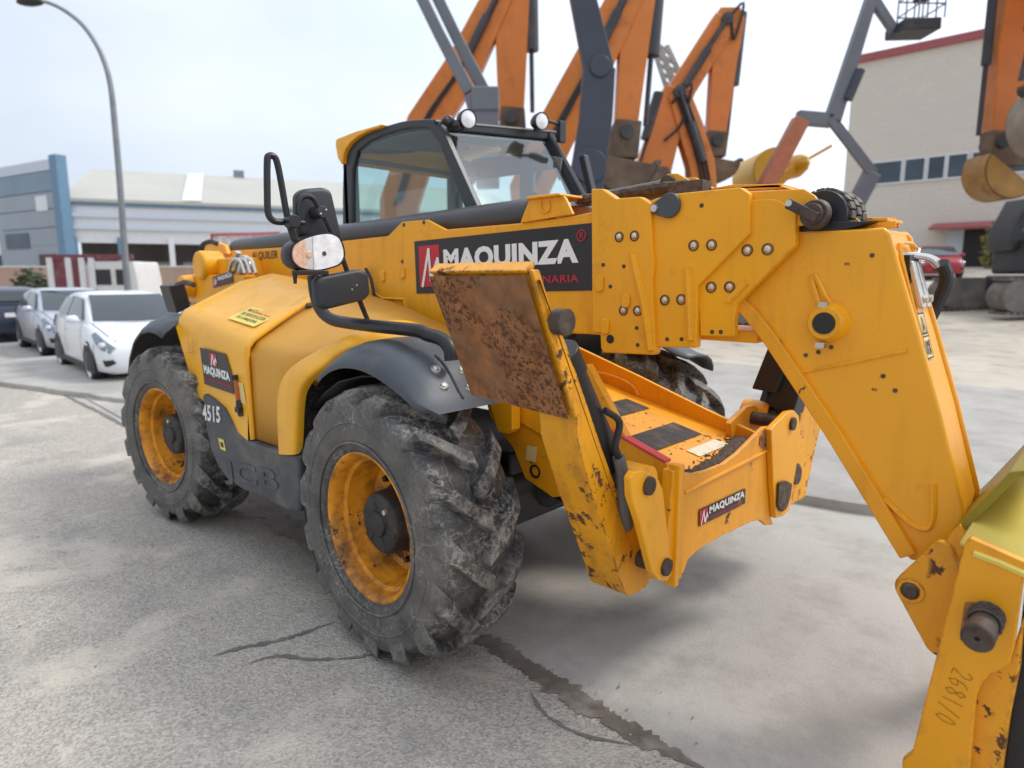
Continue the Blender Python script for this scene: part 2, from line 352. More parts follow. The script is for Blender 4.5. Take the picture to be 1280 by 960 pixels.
# ---- wheels
def wheel_rot(q, a):
    return q
def tyre_mb():
    b = MB()
    prof = [(-.185,.33),(-.205,.36),(-.218,.43),(-.216,.50),(-.205,.548),(-.17,.570),(-.09,.582),(0,.587),(.09,.582),(.17,.570),(.205,.548),(.216,.50),(.218,.43),(.205,.36),(.185,.33)]
    b.lathe(prof, (0,0,0), (0,1,0), 72)
    N = 15
    for side in (-1, 1):
        for i in range(N):
            a0 = 2*PI*(i+(0 if side < 0 else .5))/N
            st = [(.018,.0,.040,.633,.582),(-.06,.09,.038,.633,.58),(-.125,.195,.041,.629,.572),(-.178,.30,.048,.618,.56),(-.2125,.355,.058,.586,.535),(-.219,.375,.056,.54,.49)]
            rings = []
            for y, dth, hw, rt, rb in st:
                a = a0+dth; w = hw/rt; wb = w*1.22; yy = y*-side if side > 0 else y
                yb = yy*.95
                def P(r, an, q): return (r*math.cos(an), q, r*math.sin(an))
                rings.append([P(rb-.015, a-wb, yb), P(rt, a-w, yy), P(rt, a+w, yy), P(rb-.015, a+wb, yb)])
            b.loft(rings)
    # moulded rings on the sidewalls
    for sgn in (-1, 1):
        for r in (.385, .475): b.lathe([(sgn*.214-.0,r-.007),(sgn*.224,r),(sgn*.214,r+.007)], (0,0,0), (0,1,0), 72)
    return b
def rim_mb():
    b = MB()
    b.lathe([(-.176,.352),(-.192,.345),(-.194,.333),(-.184,.322),(-.165,.312),(-.128,.306),(-.116,.290),(-.06,.286),(-.045,.276),(-.01,.270),(.012,.262),(.03,.235),(.036,.16),(.036,.02)], (0,0,0), (0,1,0), 72)
    b.lathe([(.176,.352),(.192,.345),(.192,.333),(.165,.312),(.128,.30),(.036,.28)], (0,0,0), (0,1,0), 48)
    return b
def hub_mb():
    b = MB()
    b.lathe([(.04,.165),(.0,.165),(-.005,.15),(-.11,.142),(-.122,.134),(-.128,.12),(-.126,.06),(-.14,.055),(-.144,.0)], (0,0,0), (0,1,0), 40)
    for i in range(6):                        # raised pads and screws on the planetary cover
        a = 2*PI*i/6; b.box((.098*math.cos(a), -.124, .098*math.sin(a)), (.06,.012,.022), rot=Matrix.Rotation(-a, 3, 'Y'))
    return b
def lugnut_mb():
    b = MB(); b.cyl((0,.03,0), (0,-.005,0), .017, .015, 6)
    return b
ty = tyre_mb().build('tyre', 'tyre', None, bev=.006, seg=1)
ri = rim_mb().build('rim', 'rim', None)
hu = hub_mb().build('hub', 'hub', None, bev=.003)
nuts = [lugnut_mb().build('wheel_nut', 'hub', None)]
for i in range(1, 10):
    n_ = nuts[0].copy(); C.objects.link(n_); nuts.append(n_)
for i, n_ in enumerate(nuts): n_.location = (.205*math.cos(2*PI*i/10), 0, .205*math.sin(2*PI*i/10))
plug = MB().cyl((.05,-.128,.085), (.05,-.142,.085), .014, .012, 12).build('hub_plug', 'zinc', None)
WHEEL_SET = [ty, ri, hu, plug]+nuts
WB = 2.491
def place_wheel(x, side, steer, first):
    axle = MB().cyl((0,0,0), (0,.5 if side < 0 else .5,0), .09, .11, 20).build('wheel', 'hub', T)
    axle.location = (x, side*.985, .628)
    axle.rotation_euler = (0, 0.31*x+.2, steer+(0 if side < 0 else PI))
    for q in WHEEL_SET:
        c = q if first else q.copy()
        if not first: C.objects.link(c)
        c.parent = axle
    return axle
place_wheel(0, -1, rad(-2.7), True)
for x, s, st in ((-WB,-1,rad(5.8)), (0,1,rad(-2.7)), (-WB,1,rad(5.8))): place_wheel(x, s, st, False)

# ---- fenders
def fender(cx, pts_z, y0, y1, name='fender'):
    """pts_z: outline arc (x, z) of the outer lip; crowned towards the middle"""
    rows = []
    for t, dz in ((0,-.035),(.05,.0),(.18,.045),(.36,.075),(.7,.09),(1,.085)):
        y = y0+(y1-y0)*t
        rows.append([(cx+(x-cx)*(1+dz*.5), y, z+dz) for x, z in pts_z])
    return MB().loft(rows, closed=False).build(name, 'grey_plastic', T, solid=.014, ang=60)
fp = [(-.47,1.15),(-.40,1.245),(-.30,1.305),(-.16,1.345),(-.02,1.355),(.10,1.335),(.20,1.29),(.30,1.23),(.40,1.185),(.47,1.17)]
def fpt(th, t):
    """front right mudguard: angle round the axle, t from the outer lip to the inner edge"""
    r0 = .738-.068*sstep(118, 66, th)+.02*sstep(62, 52, th)
    c = (.05+.05*sstep(125, 100, th))*sstep(53, 76, th)
    prof = [(-.06,-.30),(0,0),(.04,.26),(.10,.52),(.2,.76),(.35,.92),(.6,1),(1,1)]
    for (a, va), (b, vb) in zip(prof, prof[1:]):
        if a <= t <= b: v = va+(vb-va)*(t-a)/(b-a)
    r = r0+c*v if t >= 0 else r0-.02*(-t/.06)
    y = -1.15+.40*max(0, t)+.05*sstep(62, 52, th)*max(0, 1-t*2)
    return Vector((r*math.cos(rad(th)), y, .64+r*math.sin(rad(th))))
TS = [-.06,0,.04,.10,.2,.35,.5,.7,.85,1]
fm_ = MB(); fm_.loft([[fpt(124-71*i/26, t) for t in TS] for i in range(27)], closed=False); ff = fm_.build('fender', 'grey_plastic', T, ang=80)
for px in [fpt(70, .42), fpt(64, .40), fpt(68, .74), fpt(62, .72)]:
    d = MB(); d.lathe([(-.01,.026),(.003,.022),(.001,.013),(.009,.010),(.012,.0)], px, (.55,-.15,.82), 16, mi=0); d.build('fender_bolt', 'zinc', ff)
MB().tube([fpt(76-2*i, .56)+Vector((.002,0,.002)) for i in range(10)], .005, 6).build('fender_rib', 'grey_plastic', ff)
fender(-WB, [(x-WB, z) for x, z in [(-.66,.88),(-.62,1.03),(-.54,1.17),(-.42,1.29),(-.26,1.365),(-.09,1.39),(.05,1.385),(.16,1.36)]], -1.17, -.72)
fender(0, [(x, z) for x, z in fp], 1.16, .76)
fender(-WB, [(x-WB, z) for x, z in [(-.55,.95),(-.46,1.15),(-.3,1.29),(0,1.36),(.28,1.28)]], 1.16, .76)

# ---- chassis and axles
MB().box((-1.35,0,.62), (2.9,.72,.42)).build('chassis', 'black', T, bev=.02)
for x in (0, -WB):
    a = MB(); a.cyl((x,-.6,.64), (x,.6,.64), .12, .12, 20); a.ball((x,0,.64), (.24,.22,.22), 16)
    a.box((x,-.62,.64), (.2,.14,.36)); a.box((x,.62,.64), (.2,.14,.36)); a.build('axle', 'hub', T, bev=.01)
sd = MB(); sd.prism([(-0.027,1.29),(0.218,1.136),(0.296,1.262),(0.669,1.353),(0.904,1.02),(0.83,0.822),(0.475,0.702),(0.302,0.759),(0.223,0.897),(0.135,0.963),(0.063,1.034)], 'y', -.47, -.43)
cs = sd.build('chassis_side_plate', 'yellow_chip', T, bev=.006)
hole = [(0.372,0.81)][0]
MB().lathe([(0,.03),(-.004,.034),(-.004,.024),(.003,.022),(.003,0)], (hole[0],-.472,hole[1]), (0,1,0), 20).build('inspection_hole', 'black', cs)
q = [(0.311,-0.474,0.854),(0.377,-0.474,0.855),(0.321,-0.474,0.931)]
flat('label', [(0,0),(1,0),(1,1),(0,1)], 'palelabel', cs, q[0], Vector(q[1])-Vector(q[0]), Vector(q[2])-Vector(q[0]))
br = MB(); br.prism([(0.148,1.128),(0.302,1.159),(0.302,1.014),(0.27,0.989),(0.207,0.991)], 'y', -.56, -.50); br.build('fender_bracket', 'yellow', T, bev=.006)
MB().prism([(0.358,0.969),(0.432,0.964),(0.643,0.769),(0.599,0.648),(0.357,0.689)], 'y', -.42, .3).build('front_crossmember', 'black', T, bev=.01)
sb = MB()
for i in range(5):
    sb.tube(smooth_path([(.15,-.60-.02*i,.95-.05*i),(.25,-.56,.86-.06*i),(.34,-.52,.76-.05*i),(.5,-.40,.62-.03*i)], 5), .016, 8)
sb.build('axle_hoses', 'hose', T) if False else None

# ---- engine bonnet
def lerp(a, b, t): return tuple(x+(y-x)*t for x, y in zip(a, b))
def sect(x):
    zb = [(-2.35,1.42),(-2.2,1.18),(-2.07,.965),(-1.78,.905),(-1.62,.79),(-1.2,.79)]
    z0 = zb[-1][1]
    for (a, za), (b, zb_) in zip(zb, zb[1:]):
        if a <= x <= b: z0 = za+(zb_-za)*(x-a)/(b-a)
    t = (x+2.35)/1.08
    yo = -1.055-.035*t; zs = 1.455-.13*t
    z0 = min(z0, zs-.02)
    pts = [(yo-.015, z0), (yo, z0*.55+zs*.45), (yo, zs-.05), (yo+.012, zs), (yo+.045, zs+.045), (yo+.10, zs+.078)]
    A = (yo+.10, zs+.078); Bq = (-.60, 1.70-.10*t); D = (-.36, 1.755-.10*t)
    for i in range(1, 9): pts.append(lerp(A, Bq, i/8))
    pts += [lerp(Bq, D, .5), D, (-.34, 1.71-.1*t), (-.34, 1.2)]
    # shallow pressed recess over the rear half of the top
    o = []
    for y, z in pts:
        lim = -.93+.42*max(0, (x+1.95))
        if -2.27 < x < -1.42 and lim < y < -.36: z -= .016
        o.append((y, z))
    return [(x, y, z) for y, z in o]
xs = [-2.35,-2.335,-2.30,-2.28,-2.26,-2.2,-2.13,-2.07,-2.0,-1.9,-1.78,-1.7,-1.62,-1.55,-1.48,-1.43,-1.41,-1.35,-1.285]
rings = [sect(x) for x in xs]
# pull the first rings in so the rear edge is rounded
r0 = [(x+.012, y*.985-.005, z-.03 if z > 1.3 else z) for x, y, z in rings[0]]; rings[0] = r0
bo = MB(); bo.loft(rings, closed=False)
rear = rings[0]; bo.add(rear, [tuple(range(len(rear)))])
bonnet = bo.build('bonnet', 'bonnet', T, ang=50)
def sect2(x):
    rows = [(-1.28,[(-1.072,.80),(-1.076,1.05),(-1.074,1.30),(-1.03,1.365),(-.98,1.395),(-.8,1.50),(-.6,1.595),(-.36,1.645)]),
            (-1.0,[(-1.065,.80),(-1.065,1.02),(-1.06,1.24),(-1.02,1.315),(-.96,1.36),(-.8,1.45),(-.6,1.555),(-.36,1.60)]),
            (-.84,[(-1.062,.80),(-1.062,1.01),(-1.055,1.22),(-1.015,1.30),(-.955,1.345),(-.8,1.43),(-.6,1.54),(-.36,1.575)]),
            (-.79,[(-.95,1.3),(-.95,1.3),(-.96,1.31),(-.965,1.32),(-.95,1.34),(-.8,1.42),(-.6,1.53),(-.36,1.56)]),
            (-.7,[(-.93,1.3),(-.93,1.3),(-.94,1.31),(-.95,1.32),(-.95,1.33),(-.8,1.41),(-.6,1.52),(-.36,1.545)]),
            (-.35,[(-.88,1.3),(-.88,1.3),(-.89,1.31),(-.90,1.32),(-.90,1.33),(-.8,1.36),(-.6,1.45),(-.36,1.45)]),
            (.1,[(-.83,1.26),(-.83,1.26),(-.84,1.27),(-.85,1.28),(-.85,1.285),(-.8,1.29),(-.6,1.32),(-.36,1.31)])]
    for (a, p), (b, q) in zip(rows, rows[1:]):
        if a <= x <= b+1e-6:
            t = (x-a)/(b-a); return [(x, *lerp(u, v, t)) for u, v in zip(p, q)]
MB().loft([sect2(-1.28+1.38*i/14) for i in range(15)], closed=False).build('air_intake_panel', 'panel', T, ang=50, solid=.02)
# raised frame of the panel along the bonnet seam
fr = [(-1.262,-1.085,.80),(-1.262,-1.088,1.05),(-1.262,-1.086,1.29),(-1.262,-1.06,1.355),(-1.262,-.99,1.405),(-1.262,-.8,1.515),(-1.262,-.6,1.612),(-1.262,-.38,1.655)]
MB().tube(smooth_path(fr, 5), .016, 8).build('panel_frame', 'bonnet', T)
# wheel arch trim and front deck
outer = [(-0.865,0.802),(-0.851,1.133),(-0.819,1.187),(-0.735,1.262),(-0.594,1.32),(-0.44,1.371)]
inner = [(-0.339,1.319),(-0.442,1.275),(-0.549,1.233),(-0.609,1.178),(-0.651,1.075),(-0.686,0.827)]
tm = MB(); (lambda *a: None)(outer+[(-.43,1.40),(-.36,1.405),(-.34,1.36),(-.38,1.31)]+inner, 'y', -1.115, -.95)

TO = [(-0.925,-1.1,0.78),(-0.923,-1.1,0.945),(-0.915,-1.1,1.086),(-0.868,-1.1,1.182),(-0.794,-1.09,1.257),(-0.678,-1.07,1.315),(-0.595,-1.04,1.356),(-0.503,-0.98,1.41),(-0.466,-0.91,1.447),(-0.443,-0.83,1.48),(-0.43,-0.74,1.504),(-0.393,-0.64,1.513),(-0.309,-0.55,1.471),(-0.088,-0.5,1.366)]
TI = [(-0.695,-1.125,0.824),(-0.672,-1.125,0.967),(-0.649,-1.125,1.103),(-0.619,-1.12,1.18),(-0.528,-1.12,1.246),(-0.462,-1.1,1.289),(-0.455,-1.05,1.324),(-0.418,-1,1.366),(-0.361,-0.95,1.393),(-0.247,-0.9,1.413),(-0.138,-0.84,1.424),(0.008,-0.79,1.434),(0.102,-0.75,1.415),(0.224,-0.7,1.335)]
tr_rows = []
for i, (a, c) in enumerate(zip(TO, TI)):
    a, c = Vector(a), Vector(c); q = min(1, max(0, (i-2)/4)); bl = Vector((-.002, -.016*(1-q)-.006*q, .012*q))
    into = Vector((.0, .05, -.02*q))
    tr_rows.append([a+into, a+bl*.2, a.lerp(c,.12)+bl, a.lerp(c,.5)+bl*1.25, a.lerp(c,.9)+bl, c+bl*.2, c+into*.8])
tm = MB(); tm.loft(tr_rows, closed=False); tm.build('wheel_arch_trim', 'bonnet', T, ang=80, sub=2)
dk = []
for x, zo, zi in ((-.66,1.27,1.50),(-.58,1.335,1.515),(-.48,1.385,1.52),(-.36,1.41,1.50),(-.2,1.425,1.45),(0,1.43,1.40),(.2,1.42,1.36),(.38,1.375,1.32),(.5,1.30,1.27)):
    e_ = max(0, min(1, (x+.5)/.35)); yo_ = -1.09+.10*e_
    if x > .1: continue
    dk.append([(x,yo_,zo-.04),(x,yo_+.02,zo),(x,-.93,zo+.015+(zi-zo)*.15),(x,-.8,zo+(zi-zo)*.55),(x,-.62,zi),(x,-.5,zi-.01),(x,-.42,zi-.08)])
MB().loft([[(x, y+.06, z-.05) for x, y, z in r] for r in dk], closed=False).build('front_deck', 'bonnet', T, ang=60, solid=.02)
# inner wall of the wheel arch, mud speckled
MB().box((-.705,-.775,.84), (.03,.63,.86)).build('wheel_arch_wall', 'mudwall', T, bev=.005)
MB().box((-.35,-.70,1.18), (.72,.06,.26)).build('wheel_arch_liner', 'mudwall', T, bev=.005)
lq = MB(); lq.loft([[(x,-1.04,z-.05),(x,-.6,z-.05)] for x, z in [(-.68,1.1),(-.55,1.2),(-.4,1.28),(-.2,1.33),(.0,1.345),(.15,1.335)]], closed=False)
lq.build('arch_liner', 'black', T, solid=.01)
# grey side skirt
skp = [(-1.874,0.998),(-1.744,0.979),(-1.589,0.939),(-1.499,0.879),(-1.423,0.818),(-1.291,0.792),(-1.057,0.791),(-0.689,0.82),(-0.714,0.502),(-0.861,0.479),(-1.402,0.473),(-1.585,0.492),(-1.714,0.548),(-1.805,0.645),(-1.846,0.753)]
sk = MB().prism(skp, 'y', -1.115, -.45).build('side_skirt', 'skirt', T, bev=.02, seg=3)
q = [(-1.609,-1.117,0.461),(-0.913,-1.117,0.533),(-1.633,-1.117,0.656)]
lettering('embossed_lettering', 'JCB', 'skirt', sk, q[0], Vector(q[1])-Vector(q[0]), (Vector(q[2])-Vector(q[0]))*.8, .0028, .03)
q = [(-1.877,-1.117,0.826),(-1.612,-1.117,0.846),(-1.869,-1.117,0.931)]
lettering('lettering', '4515', 'whiteworn', sk, q[0], Vector(q[1])-Vector(q[0]), Vector(q[2])-Vector(q[0]), .002, .03)
q = [(-1.64,-1.117,0.68),(-1.561,-1.117,0.679),(-1.664,-1.117,0.747)]
fl = flat('label', [(0,0),(1,0),(1,1),(0,1)], 'label', sk, q[0], Vector(q[1])-Vector(q[0]), Vector(q[2])-Vector(q[0]), .002)
flat('label_print', [(.25,.25),(.75,.25),(.75,.7),(.25,.7)], 'ink', fl, q[0], Vector(q[1])-Vector(q[0]), Vector(q[2])-Vector(q[0]), .003)
# bonnet stickers, latch and labels
q = [(-1.881,-1.088,1.055),(-1.459,-1.088,1.04),(-1.911,-1.088,1.288)]
bq = (q[0], Vector(q[1])-Vector(q[0]), Vector(q[2])-Vector(q[0]))
brand(bonnet, bq, (.33,.60,.56,.92), (.06,.28,.94,.55), ('MAQUINARIA', (.06,.14,.94,.23)), cut=[(0,0),(1,0),(1,.55),(.88,1),(0,1)])
q = [(-1.372,-1.092,1.003),(-1.301,-1.092,0.999),(-1.395,-1.092,1.124)]
flat('label', [(0,0),(1,0),(1,1),(0,1)], 'palelabel', bonnet, q[0], Vector(q[1])-Vector(q[0]), Vector(q[2])-Vector(q[0]))
lp = [(-1.407,-1.1,1.133),(-1.393,-1.1,1.087),(-1.383,-1.1,1.017),(-1.371,-1.1,0.962),(-1.356,-1.1,0.926)]
la = MB(); la.tube(lp[:3], [.014,.016,.014], 8); la.build('latch_handle', 'orange', bonnet)
la = MB(); la.tube(lp[2:], [.016,.022,.018], 8); la.box(Vector(lp[3])+Vector((0,-.005,.0)), (.05,.03,.03)); la.build('latch', 'black', bonnet); MB().tube([lp[0], Vector(lp[0])+Vector((0,0,.03))], .015, 8).build('latch_pivot', 'black', bonnet)
q = [(-2.134,-1.075,1.239),(-2.042,-1.075,1.241),(-2.076,-1.075,1.327)]
lettering('warning_mark', '!', 'panel', strokes('warning_triangle', [[(.0,.0),(1,.0),(.5,1),(0,0)]], .09, 'panel', bonnet, q[0], Vector(q[1])-Vector(q[0]), Vector(q[2])-Vector(q[0]), .006), Vector(q[0])+Vector((.02,0,.02)), (.02,0,0), (0,0,.05), .008)
# yellow warning label lying on the sloping bonnet top
def on_top(x, y):
    s = sect(x); 
    for a, b in zip(s[5:], s[6:]):
        if a[1] <= y <= b[1]: return Vector((x, y, a[2]+(b[2]-a[2])*(y-a[1])/(b[1]-a[1])+.004))
L0, L1, L2 = on_top(-1.75,-.968), on_top(-1.40,-.968), on_top(-1.75,-.80)
lb = flat('warning_label', [(0,0),(1,0),(1,1),(0,1)], 'label', bonnet, L0, L1-L0, L2-L0, .006)
for i, w in enumerate(('MANTENGASE FUERA', 'DEL RADIO DE ACCION', 'DE LA MAQUINA')):
    lettering('lettering', w, 'ink', lb, L0+(L1-L0)*(.08+.06*(i == 2))+(L2-L0)*(.68-.27*i), (L1-L0)*(.84-.12*(i == 2)), (L2-L0)*.18, .008, .01)
# bonnet fastener
MB().ball(on_top(-1.30,-.66)+Vector((.05,-.03,-.02)), (.03,.03,.018), 12).build('bonnet_fastener', 'darksteel', T)
# rear of the machine
rb = MB(); rb.prism([(-3.693,1.742),(-3.282,1.873),(-2.745,1.882),(-2.669,1.746),(-2.703,1.518),(-3.638,1.492),(-3.772,1.616)], 'y', -.42, .22); rb.prism([(-3.618,1.688),(-3.535,1.749),(-2.497,1.74),(-2.527,1.537),(-3.584,1.51)], 'y', -.5, -.40)
rt = rb.build('boom_tower', 'yellow', T, bev=.015)
p = Vector([(-3.487,-0.5,1.648)][0]); MB().cyl(p, p+Vector((0,-.09,0)), .10, .09, 20).build('pivot_boss', 'yellow', T, bev=.01)
p = Vector([(-3.243,-0.44,1.82)][0]); MB().cyl(p+Vector((0,.1,0)), p+Vector((0,-.10,0)), .12, .12, 24).build('pivot_boss', 'yellow', T, bev=.03)
hs = MB()
for i in range(3):
    a = [(-2.754,-0.5,1.753),(-2.669,-0.5,1.849),(-2.547,-0.5,1.847),(-2.482,-0.5,1.752)]; hs.tube(smooth_path([Vector(t)+Vector((.05*i,.02*i,0)) for t in a], 5), .013, 8)
hs.build('steel_hoses', 'zinc', T)
MB().prism(round_poly([(-2.749,1.747),(-2.7,1.886),(-2.63,1.897),(-2.519,1.835),(-2.529,1.764)], .04), 'y', -.44, -.40).build('pipe_bracket', 'zinc', T, bev=.004)
MB().tube([(-2.812,-0.42,1.809),(-2.739,-0.42,1.918)], .022, 10).build('pipe_fitting', 'steel', T)
q = [(-3.046,-0.503,1.639),(-2.674,-0.503,1.686),(-3.045,-0.503,1.728)]
brand(rt, (q[0], Vector(q[1])-Vector(q[0]), Vector(q[2])-Vector(q[0])), (.04,.15,.22,.88), (.27,.45,.96,.88), ('MAQUINARIA', (.27,.15,.96,.32)))
hp = smooth_path([(-3.797,-0.3,1.878),(-3.722,-0.3,1.995),(-3.545,-0.3,2.031),(-3.386,-0.3,2.005)], 5); MB().tube(hp, .02, 8).build('rear_hose', 'hose', T)
MB().prism([(-3.718,1.925),(-3.631,2.02),(-3.447,2.027),(-3.262,1.994),(-3.213,1.914)], 'y', -.3, -.26).build('hose_bracket', 'yellow', T, bev=.01)
MB().prism([(-0.946,1.665),(-0.833,1.682),(-0.801,1.51),(-0.902,1.461)], 'x', -2.75, -2.95).build('rear_lamp_box', 'black', T, bev=.012)
MB().tube(smooth_path([(-2.709,-0.9,1.671),(-2.557,-0.9,1.689),(-2.419,-0.9,1.673)], 4), .02, 8).build('lamp_wiring', 'darksteel', T)
MB().box((-3.25,.25,.95), (.7,1.3,.6)).build('counterweight', 'yellow', T, bev=.05)

# ---- boom
YB0, YB1 = -.26, .14
bp = [(-3.834,1.929),(-3.347,1.945),(-2.279,1.946),(-1.534,1.963),(-1.027,1.975),(-0.884,2.052),(-0.646,2.051),(-0.484,1.988),(0.074,1.992),(0.414,2.007),(0.544,2.02),(0.589,1.46),(0.387,1.459),(0.342,1.464),(0.022,1.459),(-0.719,1.434),(-1.551,1.458),(-3.137,1.42)]
boom = MB(); boom.prism(bp, 'y', YB0, YB0+.02); boom.prism([(x, z) for x, z in bp], 'y', YB1-.02, YB1)
boom.box((-1.65,-.06,1.47),(4.2,.36,.03)); boom.box((-1.65,-.06,1.93),(4.2,.36,.03))
boom = boom.build('boom', 'yellow', T, bev=.006)
for a in [(-0.862,2.034),(-0.675,2.038),(-0.887,1.818),(-0.89,1.751),(0.564,1.73)]: MB().lathe([(0,.012),(-.002,.012),(-.002,0)], (a[0],YB0,a[1]), (0,1,0), 12).build('bolt_hole', 'darksteel', boom)
for a in [(-0.883,1.751),(-1.087,1.732),(0.565,1.69),(-0.808,1.483)]: MB().prism(round_poly([(a[0]-.022,a[1]-.035),(a[0]+.022,a[1]-.035),(a[0]+.022,a[1]+.035),(a[0]-.022,a[1]+.035)], .02), 'y', YB0-.012, YB0).build('cable_tab', 'yellow', boom, bev=.004)
wl = [(-1.184,-0.262,1.626),(-1.1,-0.262,1.592),(-0.879,-0.262,1.592),(-0.852,-0.262,1.491)]; MB().tube(wl, .008, 6).build('weld_seam', 'yellow', boom)
MB().tube(smooth_path([(-1.231,-0.29,1.778),(-1.182,-0.29,1.722),(-1.16,-0.29,1.657),(-1.132,-0.29,1.557),(-1.108,-0.29,1.517)], 5), .011, 8).build('loose_cable', 'hose', boom)
q = [(-0.754,-0.262,1.628),(0.531,-0.262,1.664),(-0.787,-0.262,1.933)]; q2 = [(0.502,-0.262,1.969)][0]
O = Vector(q[0]); Uq = Vector(q2)-Vector(q[2]); Uq.z = (Vector(q[1])-O).z*.5+Uq.z*.5; Vq = Vector(q[2])-O; Vq.x *= .3; Vq.y = 0; Uq.y = 0
big = brand(boom, (O, Uq, Vq), (.03,.13,.172,.90), (.20,.36,.94,.80), ('ALQUILER DE MAQUINARIA', (.20,.11,.94,.25)))
o = O+Uq*.955+Vq*.83
strokes('registered_ring', [[(.5+.5*math.cos(t*PI/8), .5+.5*math.sin(t*PI/8)) for t in range(17)]], .09, 'red', big, o-Vector((.025,0,.025)), (.05,0,0), (0,0,.05), .004)
lettering('registered_letter', 'R', 'red', big, o-Vector((.011,0,.013)), (.022,0,0), (0,0,.027), .004, .01)
q = [(-2.851,-0.262,1.855),(-2.427,-0.262,1.857),(-2.841,-0.262,1.925)]
lettering('lettering', 'ALQUILER', 'marker', boom, q[0], Vector(q[1])-Vector(q[0]), Vector(q[2])-Vector(q[0]), .003, .012)
# extension cylinder along the boom top
tb = MB(); tb.cyl((-3.45,-.08,1.97), (.05,-.08,2.05), .088, .088, 32); tb.cyl((-3.48,-.08,1.954), (-3.42,-.08,1.956), .094, .094, 32)
tb.build('extension_cylinder', 'tube', T, bev=.006)
gl = MB(); gl.cyl((.03,-.08,2.035), (.13,-.08,2.037), .108, .108, 32); gl.cyl((.13,-.08,2.037), (.17,-.08,2.038), .085, .075, 32)
gland = gl.build('cylinder_gland', 'black', T, bev=.006)
for i in range(12):
    a = 2*PI*i/12; c = Vector((.13,-.08+.094*math.cos(a),2.037+.094*math.sin(a))); MB().cyl(c, c+Vector((.012,0,0)), .009, .009, 8).build('bolt', 'black', gland)
MB().cyl((.12,-.08,2.037), (.42,-.08,2.043), .038, .038, 20).build('cylinder_rod', 'steel', T)
MB().tube([(.21,-.115,2.03),(.22,-.15,2.03)], .012, 8).build('grease_nipple', 'zinc', T)
sd = MB(); sd.prism([(0.091,1.991),(0.123,2.054),(0.155,2.106),(0.355,2.108),(0.375,2.092),(0.423,2.013)], 'y', -.275, -.255); sd.prism([(0.149,2.098),(0.155,2.113),(0.36,2.113),(0.365,2.1)], 'y', -.30, -.05)
MB_s = sd.build('cylinder_saddle', 'yellow', T, bev=.005)
MB().tube(smooth_path([(0.231,-0.28,2.084),(0.232,-0.28,2.047),(0.257,-0.28,2.034),(0.282,-0.28,2.043),(0.281,-0.28,2.084)], 5), .006, 6).build('lifting_eye', 'yellow', MB_s)
# nested section plates
def plate(pts, y, th, m='yellow', bev=.006):
    return MB().prism(pts, 'y', y, y+th).build('boom_plate', m, T, bev=bev)
def bolts(parent, pts, y, r=.0225):
    for a in pts:
        b = MB(); b.lathe([(0,r),(-.003,r),(-.004,r*.8),(.004,r*.75),(.004,r*.5)], (a[0],y,a[1]), (0,1,0), 18, mi=0)
        b.lathe([(.004,r*.62),(-.006,r*.55),(-.010,r*.3),(-.010,0)], (a[0],y,a[1]), (0,1,0), 12, mi=1)
        b.build('plate_bolt', ['darksteel','zinc'], parent)
def holes(parent, pts, y, r=.009):
    for a in pts: MB().lathe([(0,r),(-.002,r),(-.002,0)], (a[0],y,a[1]), (0,1,0), 10).build('bolt_hole', 'darksteel', parent)
YP1, YP2, YP3, YN = -.315, -.295, -.275, -.235
P1 = plate([(0.555,2.112),(0.612,2.107),(0.688,2.06),(0.805,2.058),(0.86,2.027),(0.874,1.845),(0.884,1.779),(0.879,1.713),(0.907,1.411),(0.899,1.397),(0.643,1.387),(0.625,1.404),(0.619,1.476),(0.575,1.473)], YP1, .05)
bolts(P1, [(0.71,1.897),(0.787,1.898),(0.742,1.581),(0.814,1.582)], YP1)
holes(P1, [(0.629,1.779),(0.738,1.771),(0.67,1.684),(0.812,1.508),(0.819,1.435)], YP1)
MB().lathe([(0,.02),(-.002,.02),(-.002,0)], (*((lambda t: (t[0], YP1, t[1]))([(0.676,1.451)][0])),), (0,1,0), 14).build('drain_hole', 'black', P1)
for a, l in (([(0.614,1.695)][0], .035), ([(0.649,1.506)][0], .035), ([(0.755,1.623)][0], .03)):
    MB().prism(round_poly([(a[0]-.022,a[1]-l),(a[0]+.022,a[1]-l),(a[0]+.022,a[1]+l),(a[0]-.022,a[1]+l)], .02), 'y', YP1-.012, YP1).build('cable_tab', 'yellow', P1, bev=.005)
MB().tube([(0.781,-0.315,1.824),(0.808,-0.315,1.73),(0.849,-0.315,1.595),(0.883,-0.315,1.416)], .018, 8).build('stiffener', 'yellow', P1)
P2 = plate([(0.843,2.04),(0.925,2.059),(1.233,2.06),(1.272,2.033),(1.281,1.887),(1.078,1.688),(1.083,1.443),(1.076,1.439),(0.898,1.429)], YP2, .045)
bolts(P2, [(1.053,1.85),(1.13,1.85),(0.932,1.63),(1.008,1.634)], YP2)
holes(P2, [(0.95,1.467),(1.017,1.471),(1.08,2.004)], YP2)
MB().tube([(1.032,-0.295,1.761),(1.046,-0.295,1.617),(1.057,-0.295,1.47)], .016, 8).build('stiffener', 'yellow', P2)
cap = [(0.882,2.005),(0.942,2.013)]
sp = MB(); cx, cz = cap[1]; ex, ez = cap[0]
sp.prism([(cx+.05*math.cos(rad(a)), cz+.05*math.sin(rad(a))) for a in range(-115,116,15)]+[(ex-.012,ez+.02),(ex-.022,ez),(ex-.012,ez-.022)], 'y', YP2-.02, YP2)
pinp = sp.build('pin_retainer', 'grey_plastic', P2, bev=.004)
MB().lathe([(-.02,.034),(-.016,.034),(-.012,.026),(-.012,.016),(-.018,.012),(-.018,0)], (cx,YP2,cz), (0,1,0), 24).build('pin_end', 'black', P2)
